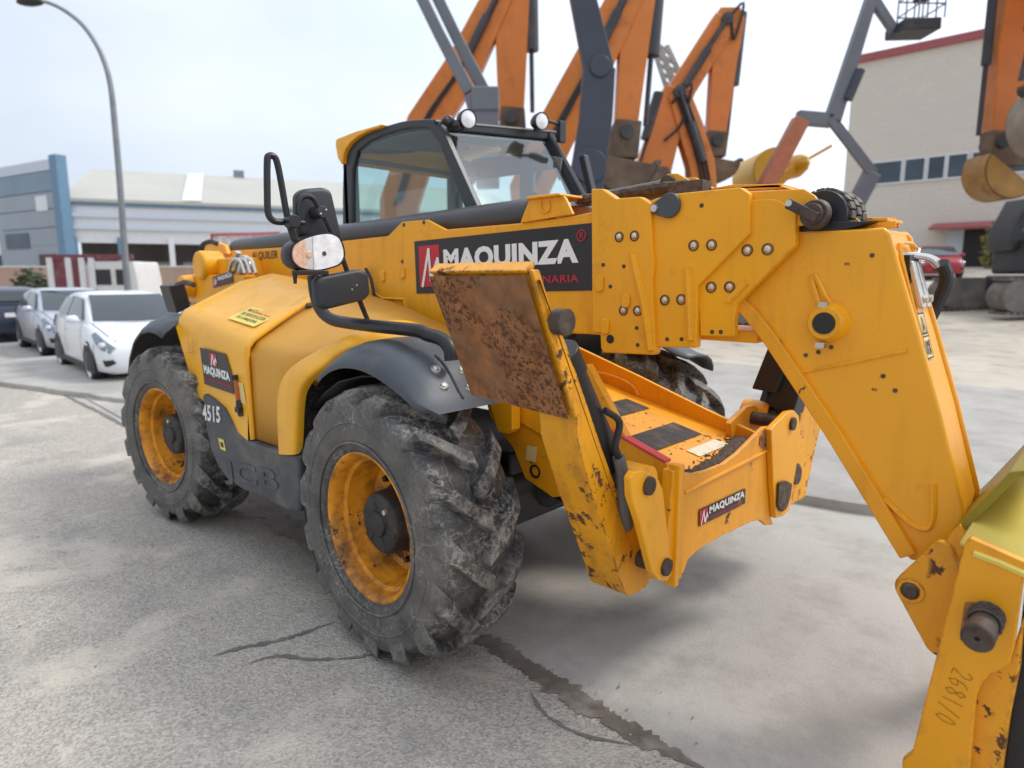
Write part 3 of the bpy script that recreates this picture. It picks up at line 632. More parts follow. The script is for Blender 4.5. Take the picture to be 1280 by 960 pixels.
MB().lathe([(-.02,.017),(-.032,.015),(-.034,.0)], (ex,YP2,ez), (0,1,0), 8).build('retainer_bolt', 'zinc', P2)
P3 = plate([(1.262,2.013),(1.35,2.011),(1.382,2),(1.44,1.957),(1.445,1.838),(1.279,1.665),(1.237,1.615),(1.23,1.565),(1.234,1.496),(1.221,1.492),(1.088,1.487),(1.067,1.697),(1.175,1.8)], YP3, .04)
bolts(P3, [(1.267,1.826),(1.345,1.828),(1.127,1.685),(1.204,1.687)], YP3)
holes(P3, [(1.14,1.507),(1.177,1.509)], YP3)
MB().tube([(1.273,-0.275,1.708),(1.2,-0.275,1.63)], .014, 8).build('stiffener', 'yellow', P3)
sec = MB(); sec.box((.72,-.075,1.72), (.5,.30,.5)); sec.box((1.0,-.075,1.49), (.6,.26,.05)); sec.build('boom_section', 'yellow', T, bev=.01)
# upper roller carrier of the third section
rc = [(1.219,2.047),(1.455,2.038),(1.495,2.012),(1.539,1.959),(1.542,1.921),(1.48,1.91),(1.438,1.907),(1.339,1.862),(1.23,1.866)]
MB().prism(rc, 'y', -.262, -.245).build('roller_carrier', 'yellow', T, bev=.006)
MB().prism([(x-.02, z) for x, z in rc], 'y', .10, .12).build('roller_carrier', 'yellow', T, bev=.006)
rcen = Vector([(1.505,-0.262,1.945)][0]); rx, rz = rcen.x, rcen.z
pn = MB(); pn.cyl((rx,-.31,rz), (rx,.12,rz), .036, .036, 20); pn.box((rx-.03,-.316,rz+.012), (.12,.014,.036), rot=Matrix.Rotation(.5,3,'Y')); pn.cyl((rx,-.29,rz),(rx,-.255,rz),.048,.054,24)
pn.build('roller_pin', 'darksteel', T, bev=.004)
MB().cyl((rx-.075,-.30,rz+.038), (rx-.075,-.325,rz+.04), .014, .012, 10).build('roller_pin_bolt', 'zinc', T)
ro = MB(); ro.lathe([(-.15,.04),(-.15,.088),(-.13,.09),(-.12,.072),(.0,.072),(.01,.09),(.03,.09),(.03,.04)], (rx,-.06,rz), (0,1,0), 32)
ro.build('chain_roller', 'black', T, bev=.004)
ch = MB()
for row, yy in enumerate((-.165,-.10,-.035)):
    for i in range(11):
        a = rad(-80+i*20+(10 if row % 2 else 0)); c = (rx+.086*math.cos(a), yy, rz+.086*math.sin(a))
        ch.box(c, (.026,.05,.027), rot=Matrix.Rotation(-a, 3, 'Y'))
        ch.cyl((c[0],yy-.03,c[2]), (c[0],yy+.03,c[2]), .010, .010, 6)
ch.build('chain', 'chain', T, bev=.002, seg=1)
MB().prism([(1.425,1.924),(1.678,1.916),(1.634,1.899),(1.551,1.881),(1.428,1.881)], 'y', -.22, .10).build('chain_guide', 'black', T, bev=.005)
# gear on top of the boom: small cylinder, dirty chain rod and yellow lug pair
MB().cyl((.28,.02,2.10), (.80,.02,2.135), .04, .04, 20).build('tension_cylinder', 'tube', T)
cr_ = smooth_path([(.33,-.10,2.10),(.5,-.10,2.105),(.66,-.10,2.112),(.84,-.10,2.118),(.98,-.10,2.11)], 8)
dr = MB(); dr.tube(cr_, [.02+.008*random.random() for _ in cr_], 8); dr.box((.93,-.12,2.10),(.16,.08,.05)); dr.build('dirty_chain_rod', 'grease', T)
for y in (-.06, .10):
    MB().prism([(0.739,2.105),(0.753,2.157),(0.793,2.178),(0.841,2.175),(0.935,2.119),(1.021,2.095),(0.967,2.086)], 'y', y-.012, y+.012).build('lug', 'yellow', T, bev=.004)
MB().cyl((.80,-.09,2.135),(.80,.13,2.135),.035,.035,16).build('lug_pin', 'darksteel', T)
MB().box((1.08,.02,2.085),(.45,.2,.02), rot=Matrix.Rotation(.03,3,'Y')).build('lug_plate', 'yellow', T, bev=.004)
MB().prism([(1.019,2.096),(1.09,2.103),(1.293,2.087),(1.326,2.069),(1.001,2.09)], 'y', -.08, .10).build('top_plate', 'yellow', T, bev=.004)
# ---- nose (inner section and drop head)
NP = [(1.32,1.888),(1.439,1.892),(1.603,1.89),(1.719,1.892),(1.738,1.87),(1.782,1.742),(1.855,1.53),(1.942,1.269),(2.033,0.958),(2.027,0.879),(1.993,0.806),(1.899,0.743),(1.867,0.769),(1.605,1.144),(1.346,1.474),(1.261,1.573),(1.203,1.612),(1.157,1.643),(1.15,1.777)]
ns = MB(); ns.prism(NP, 'y', -.225, -.195); ns.prism(NP, 'y', .07, .10)
front = [(1.724,1.889),(1.738,1.87),(1.782,1.742),(1.855,1.53),(1.942,1.269),(2.033,0.958),(2.027,0.879)]
ns.loft([[(x-.012,-.2,z),(x-.012,.075,z),(x-.045,.075,z-.01),(x-.045,-.2,z-.01)] for x, z in front])
topp = [(1.395,1.891),(1.603,1.891),(1.724,1.892)]
ns.loft([[(x,-.2,z-.004),(x,.075,z-.004),(x,.075,z-.03),(x,-.2,z-.03)] for x, z in topp])
nose = ns.build('boom_nose', 'yellow_nose', T, bev=.012, seg=3)
under = [(1.878,0.76),(1.605,1.15),(1.352,1.481),(1.264,1.58),(1.212,1.622)]
MB().loft([[(x+.035,-.25,z+.022),(x-.012,-.25,z-.008),(x-.012,.125,z-.008),(x+.035,.125,z+.022)] for x, z in under]).build('nose_flange', 'yellow_chip', T, bev=.006)
MB().tube([(1.477,-0.226,1.369),(1.825,-0.226,1.48)], .007, 6).build('weld_seam', 'yellow', nose)
MB().tube([(1.493,-0.228,1.729),(1.5,-0.228,1.7),(1.532,-0.228,1.614)], .010, 6).build('stiffener', 'yellow', nose)
MB().tube([(1.504,-0.228,1.735),(1.567,-0.228,1.623)], .010, 6).build('stiffener', 'yellow', nose)
MB().tube(smooth_path([(1.937,-0.228,1.035),(1.946,-0.228,0.938),(1.937,-0.228,0.879),(1.889,-0.228,0.88),(1.815,-0.228,0.935),(1.798,-0.228,0.954)], 4), .010, 6).build('weld_bead', 'yellow', nose)
a = [(1.565,1.562)][0]
MB().lathe([(.0,.075),(-.05,.062),(-.06,.055),(-.06,0)], (a[0],-.22,a[1]), (0,1,0), 28).build('pin_boss', 'yellow', nose)
MB().lathe([(-.058,.04),(-.066,.038),(-.066,0)], (a[0],-.22,a[1]), (0,1,0), 24).build('pin_end', 'black', nose)
for dz in (.065,-.08): MB().box((a[0]-.01,-.262,a[1]+dz),(.03,.03,.02)).build('boss_clip', 'zinc', nose)
holes(nose, [(1.689,1.799),(1.493,1.437),(1.537,1.452),(1.58,1.473),(1.798,1.339),(1.757,1.385)], -.226, .008)
for cpt in [(1.611,-0.226,1.771),(1.734,-0.226,1.335)]: MB().ball(cpt, (.010,.002,.006), 8).build('paint_chip', 'rust', nose)
# front recess with hose fittings, warning label
fz = lambda y, z: (1.74+(1.87-z)*.30+.006, y, z)
MB().prism([(-.14,1.80),(-.02,1.805),(.0,1.78),(-.02,1.72),(-.10,1.70),(-.13,1.73)], 'x', 1.745, 1.785).build('nose_opening', 'black', nose)
rl = MB(); pr_ = [fz(y, z) for y, z in ((-.185,1.50),(-.19,1.78),(-.17,1.835),(-.1,1.845),(.0,1.845),(.06,1.83))]
MB().tube(pr_, .008, 6).build('front_rim', 'yellow', nose)
for i in range(2):
    y = -.10+.075*i; bx = MB(); bx.loft([[(fz(y+dy, z)[0]+dx, y+dy, z) for dx, dy in ((0,-.025),(.018,-.025),(.018,.025),(0,.025))] for z in (1.62,1.68,1.78)]); s_ = bx.build('hose_clamp', 'zinc', nose, bev=.004)
    c = Vector(fz(y, 1.65))+Vector((.018,0,0)); MB().cyl(c, c+Vector((.014,0,0)), .014, .014, 6).build('clamp_bolt', 'zinc', s_)
hs = MB()
for i in range(3): hs.tube(smooth_path([(1.72,-.1+.05*i,1.80),(1.785,-.07+.05*i,1.80),(1.815,.0+.045*i,1.79),(1.83,.06+.04*i,1.765)], 5), .011, 8)
hs.build('hose_fittings', 'steel', nose)
hs = MB()
for i in range(2): hs.tube(smooth_path([(1.84,.08+.03*i,1.775),(1.85,.13+.03*i,1.72),(1.83,.15+.03*i,1.64),(1.79,.15+.03*i,1.5),(1.77,.15+.03*i,1.3)], 5), .021, 10)
hs.build('nose_hoses', 'hose', nose)
lo, lu_, lv = Vector(fz(-.18,1.45)), Vector((0,.09,0)), Vector(fz(-.18,1.60))-Vector(fz(-.18,1.45))
lb = flat('warning_label', [(0,0),(1,0),(1,1),(0,1)], 'palelabel', nose, lo, lu_, lv, .004)
strokes('label_border', [[(0,0),(1,0),(1,1),(0,1),(0,0)],[(0,.48),(1,.48)]], .05, 'ink', lb, lo, lu_, lv, .005)
strokes('warning_triangle', [[(.15,.55),(.85,.55),(.5,.92),(.15,.55)],[(.42,.64),(.55,.75),(.5,.6)]], .07, 'ink', lb, lo, lu_, lv, .006)
strokes('label_figures', [[(.2,.1),(.25,.38)],[(.4,.1),(.4,.3),(.55,.36)],[(.62,.08),(.8,.38)],[(.8,.1),(.62,.36)]], .09, 'ink', lb, lo, lu_, lv, .006)
cg = MB(); cg.prism([(1.585,1.895),(1.582,1.929),(1.603,1.936),(1.626,1.915),(1.732,1.917),(1.734,1.893)], 'y', -.14, -.13); cg.prism([(1.521,1.909),(1.517,1.955),(1.679,1.945),(1.696,1.906)], 'y', .07, .08)
cg.box((1.68,-.03,1.925),(.05,.22,.012)); cg.build('top_bracket', 'yellow', nose, bev=.003)
# ---- front tray between the stabilisers
tr = MB()
fl_pts = [(0,1.145),(.36,1.055),(1.03,.905),(1.125,.915)]
tr.loft([[(x,-.46,z),(x,.42,z),(x,.42,z-.02),(x,-.46,z-.02)] for x, z in fl_pts])
tray = tr.build('tray_floor', 'yellow_chip', T, bev=.004)
fw = MB(); fw.prism([(-0.623,1.47),(-0.118,1.318),(0.372,1.169),(0.771,1.039),(1.098,0.941),(1.082,0.877),(0.736,0.814),(0.365,0.936),(-0.063,1.025),(-0.624,1.067)], 'y', .42, .445)
farw = fw.build('tray_side', 'yellow', T, bev=.006)
MB().tube(smooth_path([(-0.026,0.418,1.169),(0.19,0.418,1.152),(0.329,0.418,1.111),(0.373,0.418,1.055)], 4), .012, 6).build('weld_seam', 'yellow', farw)
nw = [(0,1.30),(.55,1.17),(.80,1.075),(1.09,.985),(1.13,.98),(1.13,.6),(.97,.62),(.78,.80),(.5,.97),(0,1.12)]
MB().prism(nw, 'y', -.485, -.455).build('tray_side', 'yellow_chip', T, bev=.006)
MB().prism([(.62,1.146),(.80,1.077),(1.07,.99),(1.07,1.0),(.80,1.088),(.62,1.157)], 'y', -.487, -.44).build('red_stripe', 'redpaint', T)
def on_floor(px): return px
def fz2(x):
    for (a, za), (b, zb) in zip(fl_pts, fl_pts[1:]):
        if a <= x <= b: return za+(zb-za)*(x-a)/(b-a)
def floor_quad(name, m, x0, x1, y0, y1, dz=.004, sk=0):
    return MB().add([(x0,y0,fz2(x0)+dz),(x1,y0+sk,fz2(x1)+dz),(x1,y1+sk,fz2(x1)+dz),(x0,y1,fz2(x0)+dz)], [(0,1,2,3)]).build(name, m, tray, smooth=False)
floor_quad('grip_tape', 'patch', .37, .52, -.30, .30); floor_quad('grip_tape', 'patch', .70, .86, -.32, .24)
floor_quad('pale_scrap', 'pale', .93, 1.0, -.05, .25)
def debris(name, m, n, fn, rr):
    b = MB()
    for i in range(n):
        x, y, z = fn(); s = rr*(.4+random.random()); R = Matrix.Rotation(random.random()*6.3, 3, 'Z')@Matrix.Rotation(random.random()*.8-.4, 3, 'X')
        b.box((x, y, z+s*.2), (s*2.2, s*.5*(.4+random.random()), s*.5), rot=R)
    o = b.build(name, m, T, smooth=False); o['kind'] = 'stuff'; return o
def fdeb():
    while 1:
        y = random.uniform(-.36, .41); x = 1.115-abs(random.gauss(0, .04+.06*max(0, (y+.1)*1.2)))
        if x > .8: return x, y, fz2(min(x, 1.12))+.0
debris('mud_debris', 'mud', 330, fdeb, .011)
debris('mud_crumbs', 'mud', 45, lambda: (lambda x: (x, random.uniform(-.4,.38), fz2(x)))(random.uniform(.1,1.05)), .007)
md = MB()
gx, gy = 12, 26; rows = []
for i in range(gx+1):
    row = []
    for j in range(gy+1):
        y = -.40+.80*j/gy; wdt = .06+.20*max(0, j/gy-.35)
        x = 1.122-wdt*i/gx; h = .034*math.sin(PI*min(1, i/gx))*(.5+random.random())*(1-i/gx*.5)-.004
        row.append((x, y, fz2(x)+max(-.003, h) if i < gx else fz2(x)-.004))
    rows.append(row)
o = md.loft(rows, closed=False).build('mud_heap', 'mud', T, ang=180)
# front panel (bumper) with the curved cut-out
fp_ = [(-0.514,0.974),(-0.469,0.971),(-0.429,0.952),(-0.361,0.933),(-0.24,0.92),(-0.082,0.917),(0.046,0.935),(0.162,0.965),(0.266,0.993),(0.33,1.009),(0.409,1),(0.499,0.5),(0.538,0.454),(0.441,0.478),(0.353,0.532),(0.255,0.552),(-0.091,0.579),(-0.3,0.582),(-0.382,0.566),(-0.412,0.523),(-0.458,0.515)]
fpn = MB().prism(fp_, 'x', 1.135, 1.115).build('front_panel', 'yellow_chip', T, bev=.004)
MB().tube([(1.137,-.44,.872),(1.137,.15,.879),(1.137,.40,.885)], .008, 6).build('fold_line', 'yellow', fpn)
q = [(-11.762,0,6.232)]
a, b_, c_ = [Vector(t) for t in [(1.137,-0.307,0.691),(1.137,0.153,0.673),(1.137,-0.315,0.767)]]
brand(fpn, (a, b_-a, c_-a), (.01,.06,.16,.92), (.20,.40,.97,.92), ('ALQUILER DE MAQUINARIA', (.22,.12,.9,.32)), m='decalworn', wm='whiteworn')
MB().prism([(0.336,1),(0.395,0.933),(0.342,0.895),(0.28,0.931),(0.283,0.974)], 'x', 1.133, 1.139).build('side_slot', 'rust', fpn)
# clevis brackets with pins, both sides
def bracket(sgn):
    f = 1 if sgn < 0 else -1
    near = [(-0.886,1.041),(-0.862,1.059),(-0.805,1.052),(-0.739,1.025),(-0.692,0.99),(-0.66,0.945),(-0.587,0.676),(-0.567,0.577),(-0.603,0.56),(-0.664,0.585),(-0.719,0.64),(-0.814,0.855),(-0.877,0.97)]
    poly = near if sgn < 0 else [(0.344,0.996),(0.38,1.013),(0.547,1.055),(0.635,1.05),(0.71,1.009),(0.747,0.938),(0.733,0.767),(0.668,0.505),(0.592,0.495),(0.483,0.512),(0.423,0.688)]
    o = MB().prism(poly, 'x', 1.165, 1.135)
    o = o.build('stabiliser_bracket', 'yellow', T, bev=.006)
    MB().prism([(y+f*.0, z) for y, z in poly], 'x', .93, .96).build('stabiliser_bracket', 'yellow_chip', T, bev=.006)
    for pt in ([(-0.769,0.987),(-0.622,0.628)] if sgn < 0 else [(0.608,0.985)]):
        c = Vector((1.168, pt[0], pt[1]))
        p_ = MB(); p_.lathe([(-.26,.035),(.0,.035),(.012,.033),(.014,.02),(.010,.0)], c, (1,0,0), 20); p_.build('bracket_pin', 'darksteel', o)
    if sgn > 0: return
    # web that joins the bracket to the front panel
    wb = MB(); wb.prism([(f*-.56,.99),(f*-.47,1.0),(f*-.455,.52),(f*-.50,.515),(f*-.60,.60)], 'x', 1.15, 1.10); wb.build('bracket_web', 'yellow_chip', T, bev=.006)
    MB().box((1.14,f*-.525,.76),(.05,.03,.5)).build('bracket_rib', 'yellow', T, bev=.004)
bracket(-1); bracket(1)
MB().box((.9,0,.68),(.25,.80,.06)).build('cross_tube', 'black', T, bev=.01)
for px, pl in (([(0.453,0.71),(0.549,0.7),(0.643,0.661),(0.633,0.594),(0.588,0.536),(0.524,0.536),(0.463,0.586),(0.464,0.645)], 1.167), ([(1.001,0.646),(1.06,0.662),(1.121,0.61),(1.119,0.552),(1.074,0.524),(1.006,0.55)], 1.052)):
    MB().prism(round_poly(px, .02), 'x', pl, pl+.012).build('caked_mud', 'mud', T, bev=.004)
# stabiliser legs
def stab(f):
    leg = [(-1.308,1.73),(-1.269,1.725),(-1.232,1.694),(-1.178,1.614),(-1.117,1.528),(-1.056,1.426),(-0.982,1.287),(-0.897,1.13),(-0.811,0.978),(-0.697,0.823),(-0.606,0.721),(-0.547,0.629),(-0.521,0.509),(-0.574,0.483),(-0.697,0.499),(-0.962,0.626),(-1.127,0.956),(-1.243,1.198),(-1.332,1.339)]
    leg2 = [(-1.24,1.718),(-1.221,1.694),(-1.178,1.614),(-1.117,1.528),(-1.056,1.426),(-0.982,1.287),(-0.897,1.13),(-0.811,0.978),(-0.697,0.823),(-0.606,0.721),(-0.547,0.629),(-0.521,0.509),(-0.574,0.483),(-0.692,0.493)]
    inn = leg2; outl = [(-1.245,1.735),(-1.05,1.30),(-.70,.505)]
    # outline: inner edge from the top down to the toe, then back up along the outer edge
    pol = inn+[(-.72,.515),(-.80,.68),(-.95,.98),(-1.035,1.18),(-1.045,1.28),(-1.135,1.48),(-1.235,1.715)]
    if f < 0: pol = [(-y, z) for y, z in [(0.767,0.44),(0.971,0.413),(1.257,0.398),(1.377,0.685),(1.481,0.87),(1.978,1.442),(1.618,1.558),(1.167,1.039),(1.09,0.908),(0.943,0.77),(0.736,0.631)]]
    o = MB().prism([(f*y, z) for y, z in pol], 'x', 1.05, .885).build('stabiliser_leg', 'yellow_worn', T, bev=.012)
    c = Vector((1.05, f*-1.165, 1.60)); a = [(-1.158,1.589)][0]; c = Vector((1.05, f*a[0], a[1]))
    pn = MB(); pn.lathe([(-.2,.03),(.0,.03),(.002,.042),(.045,.042),(.048,.03),(.044,.0)], c, (1,0,0), 20); pn.build('leg_pin', 'darksteel', o)
    # foot pad: bent steel plate, rusty sole facing outwards
    tl, tr_, bl, br_ = Vector((.545,-1.235,1.735)), Vector((1.02,-1.255,1.735)), Vector((.545,-1.035,1.285)), Vector((1.04,-1.06,1.265))
    if f < 0: tl, tr_, bl, br_ = Vector((.86,-1.66,1.70)), Vector((1.04,-1.67,1.70)), Vector((.86,-1.5,1.35)), Vector((1.04,-1.5,1.35))
    n = (tr_-tl).cross(bl-tl).normalized()
    if n.y > 0: n = -n
    g = MB()
    N1 = 14; R_ = []
    for i in range(N1+1):
        row = []
        for j in range(N1+1):
            u, v = i/N1, j/N1; p = tl.lerp(tr_, u).lerp(bl.lerp(br_, u), v)
            p = p+n*(.006*math.sin(9*u+4*v)*math.sin(PI*u)*math.sin(PI*v)); row.append((p.x, f*-p.y*-1 if f > 0 else -p.y, p.z))
        R_.append([(x, f*(-y) if f < 0 else -y*-1, z) for x, y, z in row])
    def Q(p): return (p.x, f*p.y, p.z)
    g = MB(); R_ = []
    for i in range(N1+1):
        R_.append([Q(tl.lerp(tr_, i/N1).lerp(bl.lerp(br_, i/N1), j/N1)+n*(.014+.005*math.sin(9*i/N1+4*j/N1)*math.sin(PI*i/N1)*math.sin(PI*j/N1))) for j in range(N1+1)])
    g.loft(R_, closed=False); sole = g.build('pad_sole', 'rust', o, ang=180)
    pb = MB(); k = -n*.028
    pb.loft([[Q(tl+k*.1), Q(tr_+k*.1), Q(tr_+k), Q(tl+k)], [Q(bl+k*.1), Q(br_+k*.1), Q(br_+k), Q(bl+k)]])
    # bent top lip and side flange
    up = (tl-bl).normalized()
    for A, B_ in ((tl, tr_),): pb.loft([[Q(A+n*.0), Q(A+n*.014+up*.018), Q(A+k*1.6+up*.024), Q(A+k)], [Q(B_+n*.0), Q(B_+n*.014+up*.018), Q(B_+k*1.6+up*.024), Q(B_+k)]])
    w = (tr_-tl).normalized()
    pb.loft([[Q(tr_+up*.015), Q(tr_+w*.018+up*.015), Q(tr_+w*.018+k*1.2), Q(tr_+k*1.2)], [Q(br_), Q(br_+w*.018), Q(br_+w*.018+k*1.2), Q(br_+k*1.2)]])
    pb.build('foot_pad', 'yellow_worn', o, bev=.005)
    # ram
    p0, p1 = Vector((.985,f*-.73,.985)), Vector((.985,f*-1.12,1.56)); d = (p1-p0).normalized()
    rm = MB(); 
    if f > 0: rm.cyl(p0+d*.05, p0+d*.55, .062, .062, 24); rm.cyl(p0+d*.5, p0+d*.60, .07, .07, 24)
    else: rm.cyl(p0+d*.02, p0+d*.2, .055, .055, 20)
    rm.cyl(p0-Vector((.07,0,0)), p0+Vector((.07,0,0)), .06, .06, 20) # rm.cyl(p0-Vector((.07,0,0)), p0+Vector((.07,0,0)), .06, .06, 20)
    ram = rm.build('stabiliser_ram', 'blackspeck', T, bev=.005)
    if f > 0: MB().cyl(p0+d*.55, p1, .035, .035, 16).build('ram_rod', 'steel', ram)
    MB().cyl(p0+Vector((.06,0,0)), p0+Vector((.16,0,0)), .062, .062, 20).build('ram_boss', 'darksteel' if f < 0 else 'yellow', ram)
    if f > 0:
        hp = [p0+d*.34+Vector((.07,.03,.0)), p0+d*.28+Vector((.09,.06,0)), p0+d*.2+Vector((.085,.0,-.02)), p0+d*.12+Vector((.085,-.02,0))]
        MB().tube(smooth_path(hp, 5), .013, 8).build('ram_pipe', 'hose', ram)
        MB().tube(smooth_path([hp[-1], p0+Vector((.085,-.06,.02)), p0+Vector((.085,-.04,-.10)), p0+Vector((.06,.02,-.2))], 6), .024, 10).build('hose_sleeve', 'greyhose', ram)
    else:
        MB().prism([(0.94,1.138),(1.022,1.391),(1.122,1.299),(1.068,1.127)], 'y', .62, .78).build('ram_cover', 'blackspeck', ram, bev=.008)
        MB().prism([(0.996,1.07),(1.062,1.172),(1.128,1.284),(1.186,1.195),(1.147,1.005),(1.084,1.013)], 'y', .66, .82).build('ram_cover', 'blackspeck', ram, bev=.008)
        MB().cyl(p0+Vector((.03,.0,0)), p0+Vector((-.12,0,0)), .075, .075, 20).build('ram_collar', 'yellow', ram)
stab(1); stab(-1)

# ---- quick hitch carriage on the nose
cg = MB()
kp = round_poly([(1.87,0.702),(1.99,0.891),(2.027,0.881),(2.057,0.811),(2.068,0.709),(2.052,0.495),(1.998,0.5)], .035)
hb = MB().prism(kp, 'y', -.36, -.33).build('hitch_plate', 'yellow_worn', T, bev=.006)
a = [(1.928,0.697)][0]
MB().lathe([(0,.042),(-.005,.040),(-.006,.03),(.0,.028),(.002,0)], (a[0],-.362,a[1]), (0,1,0), 24, mi=0).build('pin_eye', 'yellow_chip', hb)
MB().lathe([(-.006,.027),(-.012,.02),(-.012,0)], (a[0],-.362,a[1]), (0,1,0), 20).build('pin_end', 'darksteel', hb)
MB().prism([(x, z) for x, z in kp], 'y', .18, .21).build('hitch_plate', 'yellow_chip', T, bev=.006)
cp = [(2.077,0.949),(2.087,0.97),(2.106,0.965),(2.224,0.933),(2.221,0.845),(2.221,0.676),(2.217,0.624),(2.196,0.592),(2.173,0.569),(2.156,0.525),(2.148,0.481),(2.154,0.248),(2.159,0.113),(1.985,0.004),(1.979,0.178),(2.003,0.22)]
cpl = MB().prism(cp, 'y', -.5, -.47).build('carriage_plate', 'yellow_chip', T, bev=.006)
MB().prism(cp, 'y', .42, .45).build('carriage_plate', 'yellow_chip', T, bev=.006)
# lower bent stay with worn paint beside the plate
MB().prism([(2.121,0.448),(2.137,0.541),(2.212,0.611),(2.22,0.68),(2.23,0.747),(2.237,0.586),(2.23,0.427),(2.229,0.266),(2.232,0.131),(2.132,0.069),(2.129,0.237)], 'y', -.455, -.40).build('carriage_stay', 'yellow_worn', T, bev=.01)
MB().prism([(2.221,0.803),(2.262,0.945),(2.443,0.223),(2.227,0.088),(2.225,0.255),(2.225,0.499)], 'y', -.39, -.30).build('fork_frame', 'black', T, bev=.008)
# top cross plate of the carriage: curved back plate and sloping lid
lid0 = [Vector(t) for t in [(2.087,-0.5,0.965),(2.304,-0.5,0.932)]]
ld = MB(); ld.loft([[(lid0[0].x-.004,-.505,lid0[0].z+.004),(lid0[0].x+.02,.45,lid0[0].z+.004),(lid0[0].x+.02,.45,lid0[0].z+.03),(lid0[0].x-.004,-.505,lid0[0].z+.03)],[(lid0[1].x+.05,-.505,lid0[1].z+.004),(lid0[1].x+.05,.45,lid0[1].z+.004),(lid0[1].x+.05,.45,lid0[1].z+.03),(lid0[1].x+.05,-.505,lid0[1].z+.03)]])
MB().tube([(2.10,-.495,.925),(2.16,-.495,.915),(2.30,-.495,.88)], .012, 6).build('lid_edge', 'label', T)
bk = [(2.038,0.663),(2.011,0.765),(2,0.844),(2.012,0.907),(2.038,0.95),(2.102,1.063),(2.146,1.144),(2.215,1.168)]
MB().loft([[(x,-.33,z),(x,.3,z),(x+.02,.3,z-.012),(x+.02,-.33,z-.012)] for x, z in bk]).build('carriage_back_plate', 'fluo_shaded', T, bev=.005)
MB().prism([(2.04,0.669),(2.013,0.771),(2.002,0.849),(2.014,0.912),(2.04,0.954),(2.07,0.907),(2.051,0.837),(2.064,0.595)], 'y', -.345, -.325).build('carriage_lug', 'yellow_chip', T, bev=.006)
MB().add([(2.06,-.47,.93),(2.40,-.47,.86),(2.40,.3,.98),(2.10,.3,1.05)], [(0,1,2,3)]).build('carriage_lid', 'label', T, solid=.012)
sl_ = [(2.094,0.771),(2.109,0.777),(2.155,0.778),(2.163,0.738),(2.143,0.667),(2.094,0.642),(2.091,0.672)]
MB().prism(round_poly(sl_, .02), 'y', -.503, -.499).build('pin_slot', 'rust', cpl)
a = [(2.15,0.746)][0]; c = Vector((a[0],-.5,a[1]))
pn = MB(); pn.lathe([(.1,.036),(-.03,.036),(-.10,.036),(-.105,.040),(-.165,.040),(-.17,.036),(-.17,.007),(-.16,.005),(-.16,0)], c, (0,1,0), 28)
pn.build('locking_pin', 'darksteel', cpl)
sp = MB(); sp.tube([(c.x+.042*math.cos(t*.5), -.50-.0015*t, c.z+.042*math.sin(t*.5)) for t in range(50)], .005, 6); sp.build('pin_spring', 'darksteel', cpl)
q = [(2.077,-0.503,0.373),(2.042,-0.503,0.573),(2.125,-0.503,0.562)]
OO = Vector(q[0]); 
d2 = {'2': [[(.0,.75),(.3,1),(.75,.95),(.9,.65),(.1,.05),(1,.0)]], '6': [[(.85,1),(.3,.75),(.05,.3),(.4,0),(.9,.2),(.8,.5),(.15,.42)]], '8': [[(.5,.55),(.1,.8),(.5,1),(.9,.8),(.5,.55),(.05,.25),(.5,0),(.95,.25),(.5,.55)]], '1': [[(.5,1),(.5,0)]], '/': [[(.9,1.1),(.1,-.1)]], '0': [[(.5,1),(.1,.6),(.15,.15),(.6,.0),(.95,.4),(.85,.85),(.5,1)]]}
# written down the plate: text runs downwards, tops of the figures to the right
tx, tz = [(2.085,0.56)][0]; bx_, bz_ = [(2.052,0.366)][0]
run = Vector((bx_-tx, 0, bz_-tz)); upv = Vector((-run.z, 0, run.x)).normalized()*.052
for i, chx in enumerate('2681/0'):
    strokes('handwriting', d2[chx], .075, 'marker', cpl, Vector((tx,-.5,tz))+run*(i/6+.02), run*.115, upv, -.0035 if False else .0035)

# ---- headlamp, mirrors and their tubes (right side)
XM = -.45
arm = [(.30,-.93,1.38),(.29,-.93,1.43),(.24,-.93,1.465),(.15,-.935,1.48)]+[tuple(t) for t in [(0.093,-0.95,1.496),(-0.203,-0.95,1.499),(-0.471,-0.95,1.505),(-0.602,-0.95,1.519),(-0.689,-0.95,1.565),(-0.729,-0.95,1.638),(-0.744,-0.95,1.732)]]
MB().tube(smooth_path(arm, 4), .030, 12).build('mirror_arm', 'black', T)
hl = [(-1.236,1.828),(-1.226,1.864),(-1.181,1.894),(-1.106,1.919),(-1.039,1.929),(-0.988,1.913),(-0.968,1.864),(-0.966,1.819),(-0.994,1.785),(-1.082,1.761),(-1.152,1.757),(-1.204,1.771),(-1.23,1.796)]
def grow(pts, s):
    cx = sum(p[0] for p in pts)/len(pts); cz = sum(p[1] for p in pts)/len(pts); return [(cx+(a-cx)*s, cz+(b-cz)*s) for a, b in pts]
hb = MB(); hb.loft([[(XM+dx, a, b) for a, b in grow(round_poly(hl, .03), s)] for dx, s in ((.02,1.04),(.024,1.08),(.0,1.12),(-.06,1.08),(-.10,.9))])
lamp = hb.build('headlamp', 'black', T)
cy0 = [(-1.161,1.891),(-1.18,1.764),(-1.128,1.896),(-1.144,1.761)]
ins = grow(round_poly(hl, .03), .985)
def clip(pts, lo, hi):
    def side(P, y, keep_low):
        o = []
        for i in range(len(P)):
            a, b = P[i-1], P[i]
            ia, ib = (a[0] <= y) == keep_low, (b[0] <= y) == keep_low
            if ia != ib: t = (y-a[0])/(b[0]-a[0]); o.append((y, a[1]+(b[1]-a[1])*t))
            if ib: o.append(b)
        return o
    return side(side(pts, hi, True), lo, False)
ya, yb = cy0[0][0]-.005, cy0[2][0]
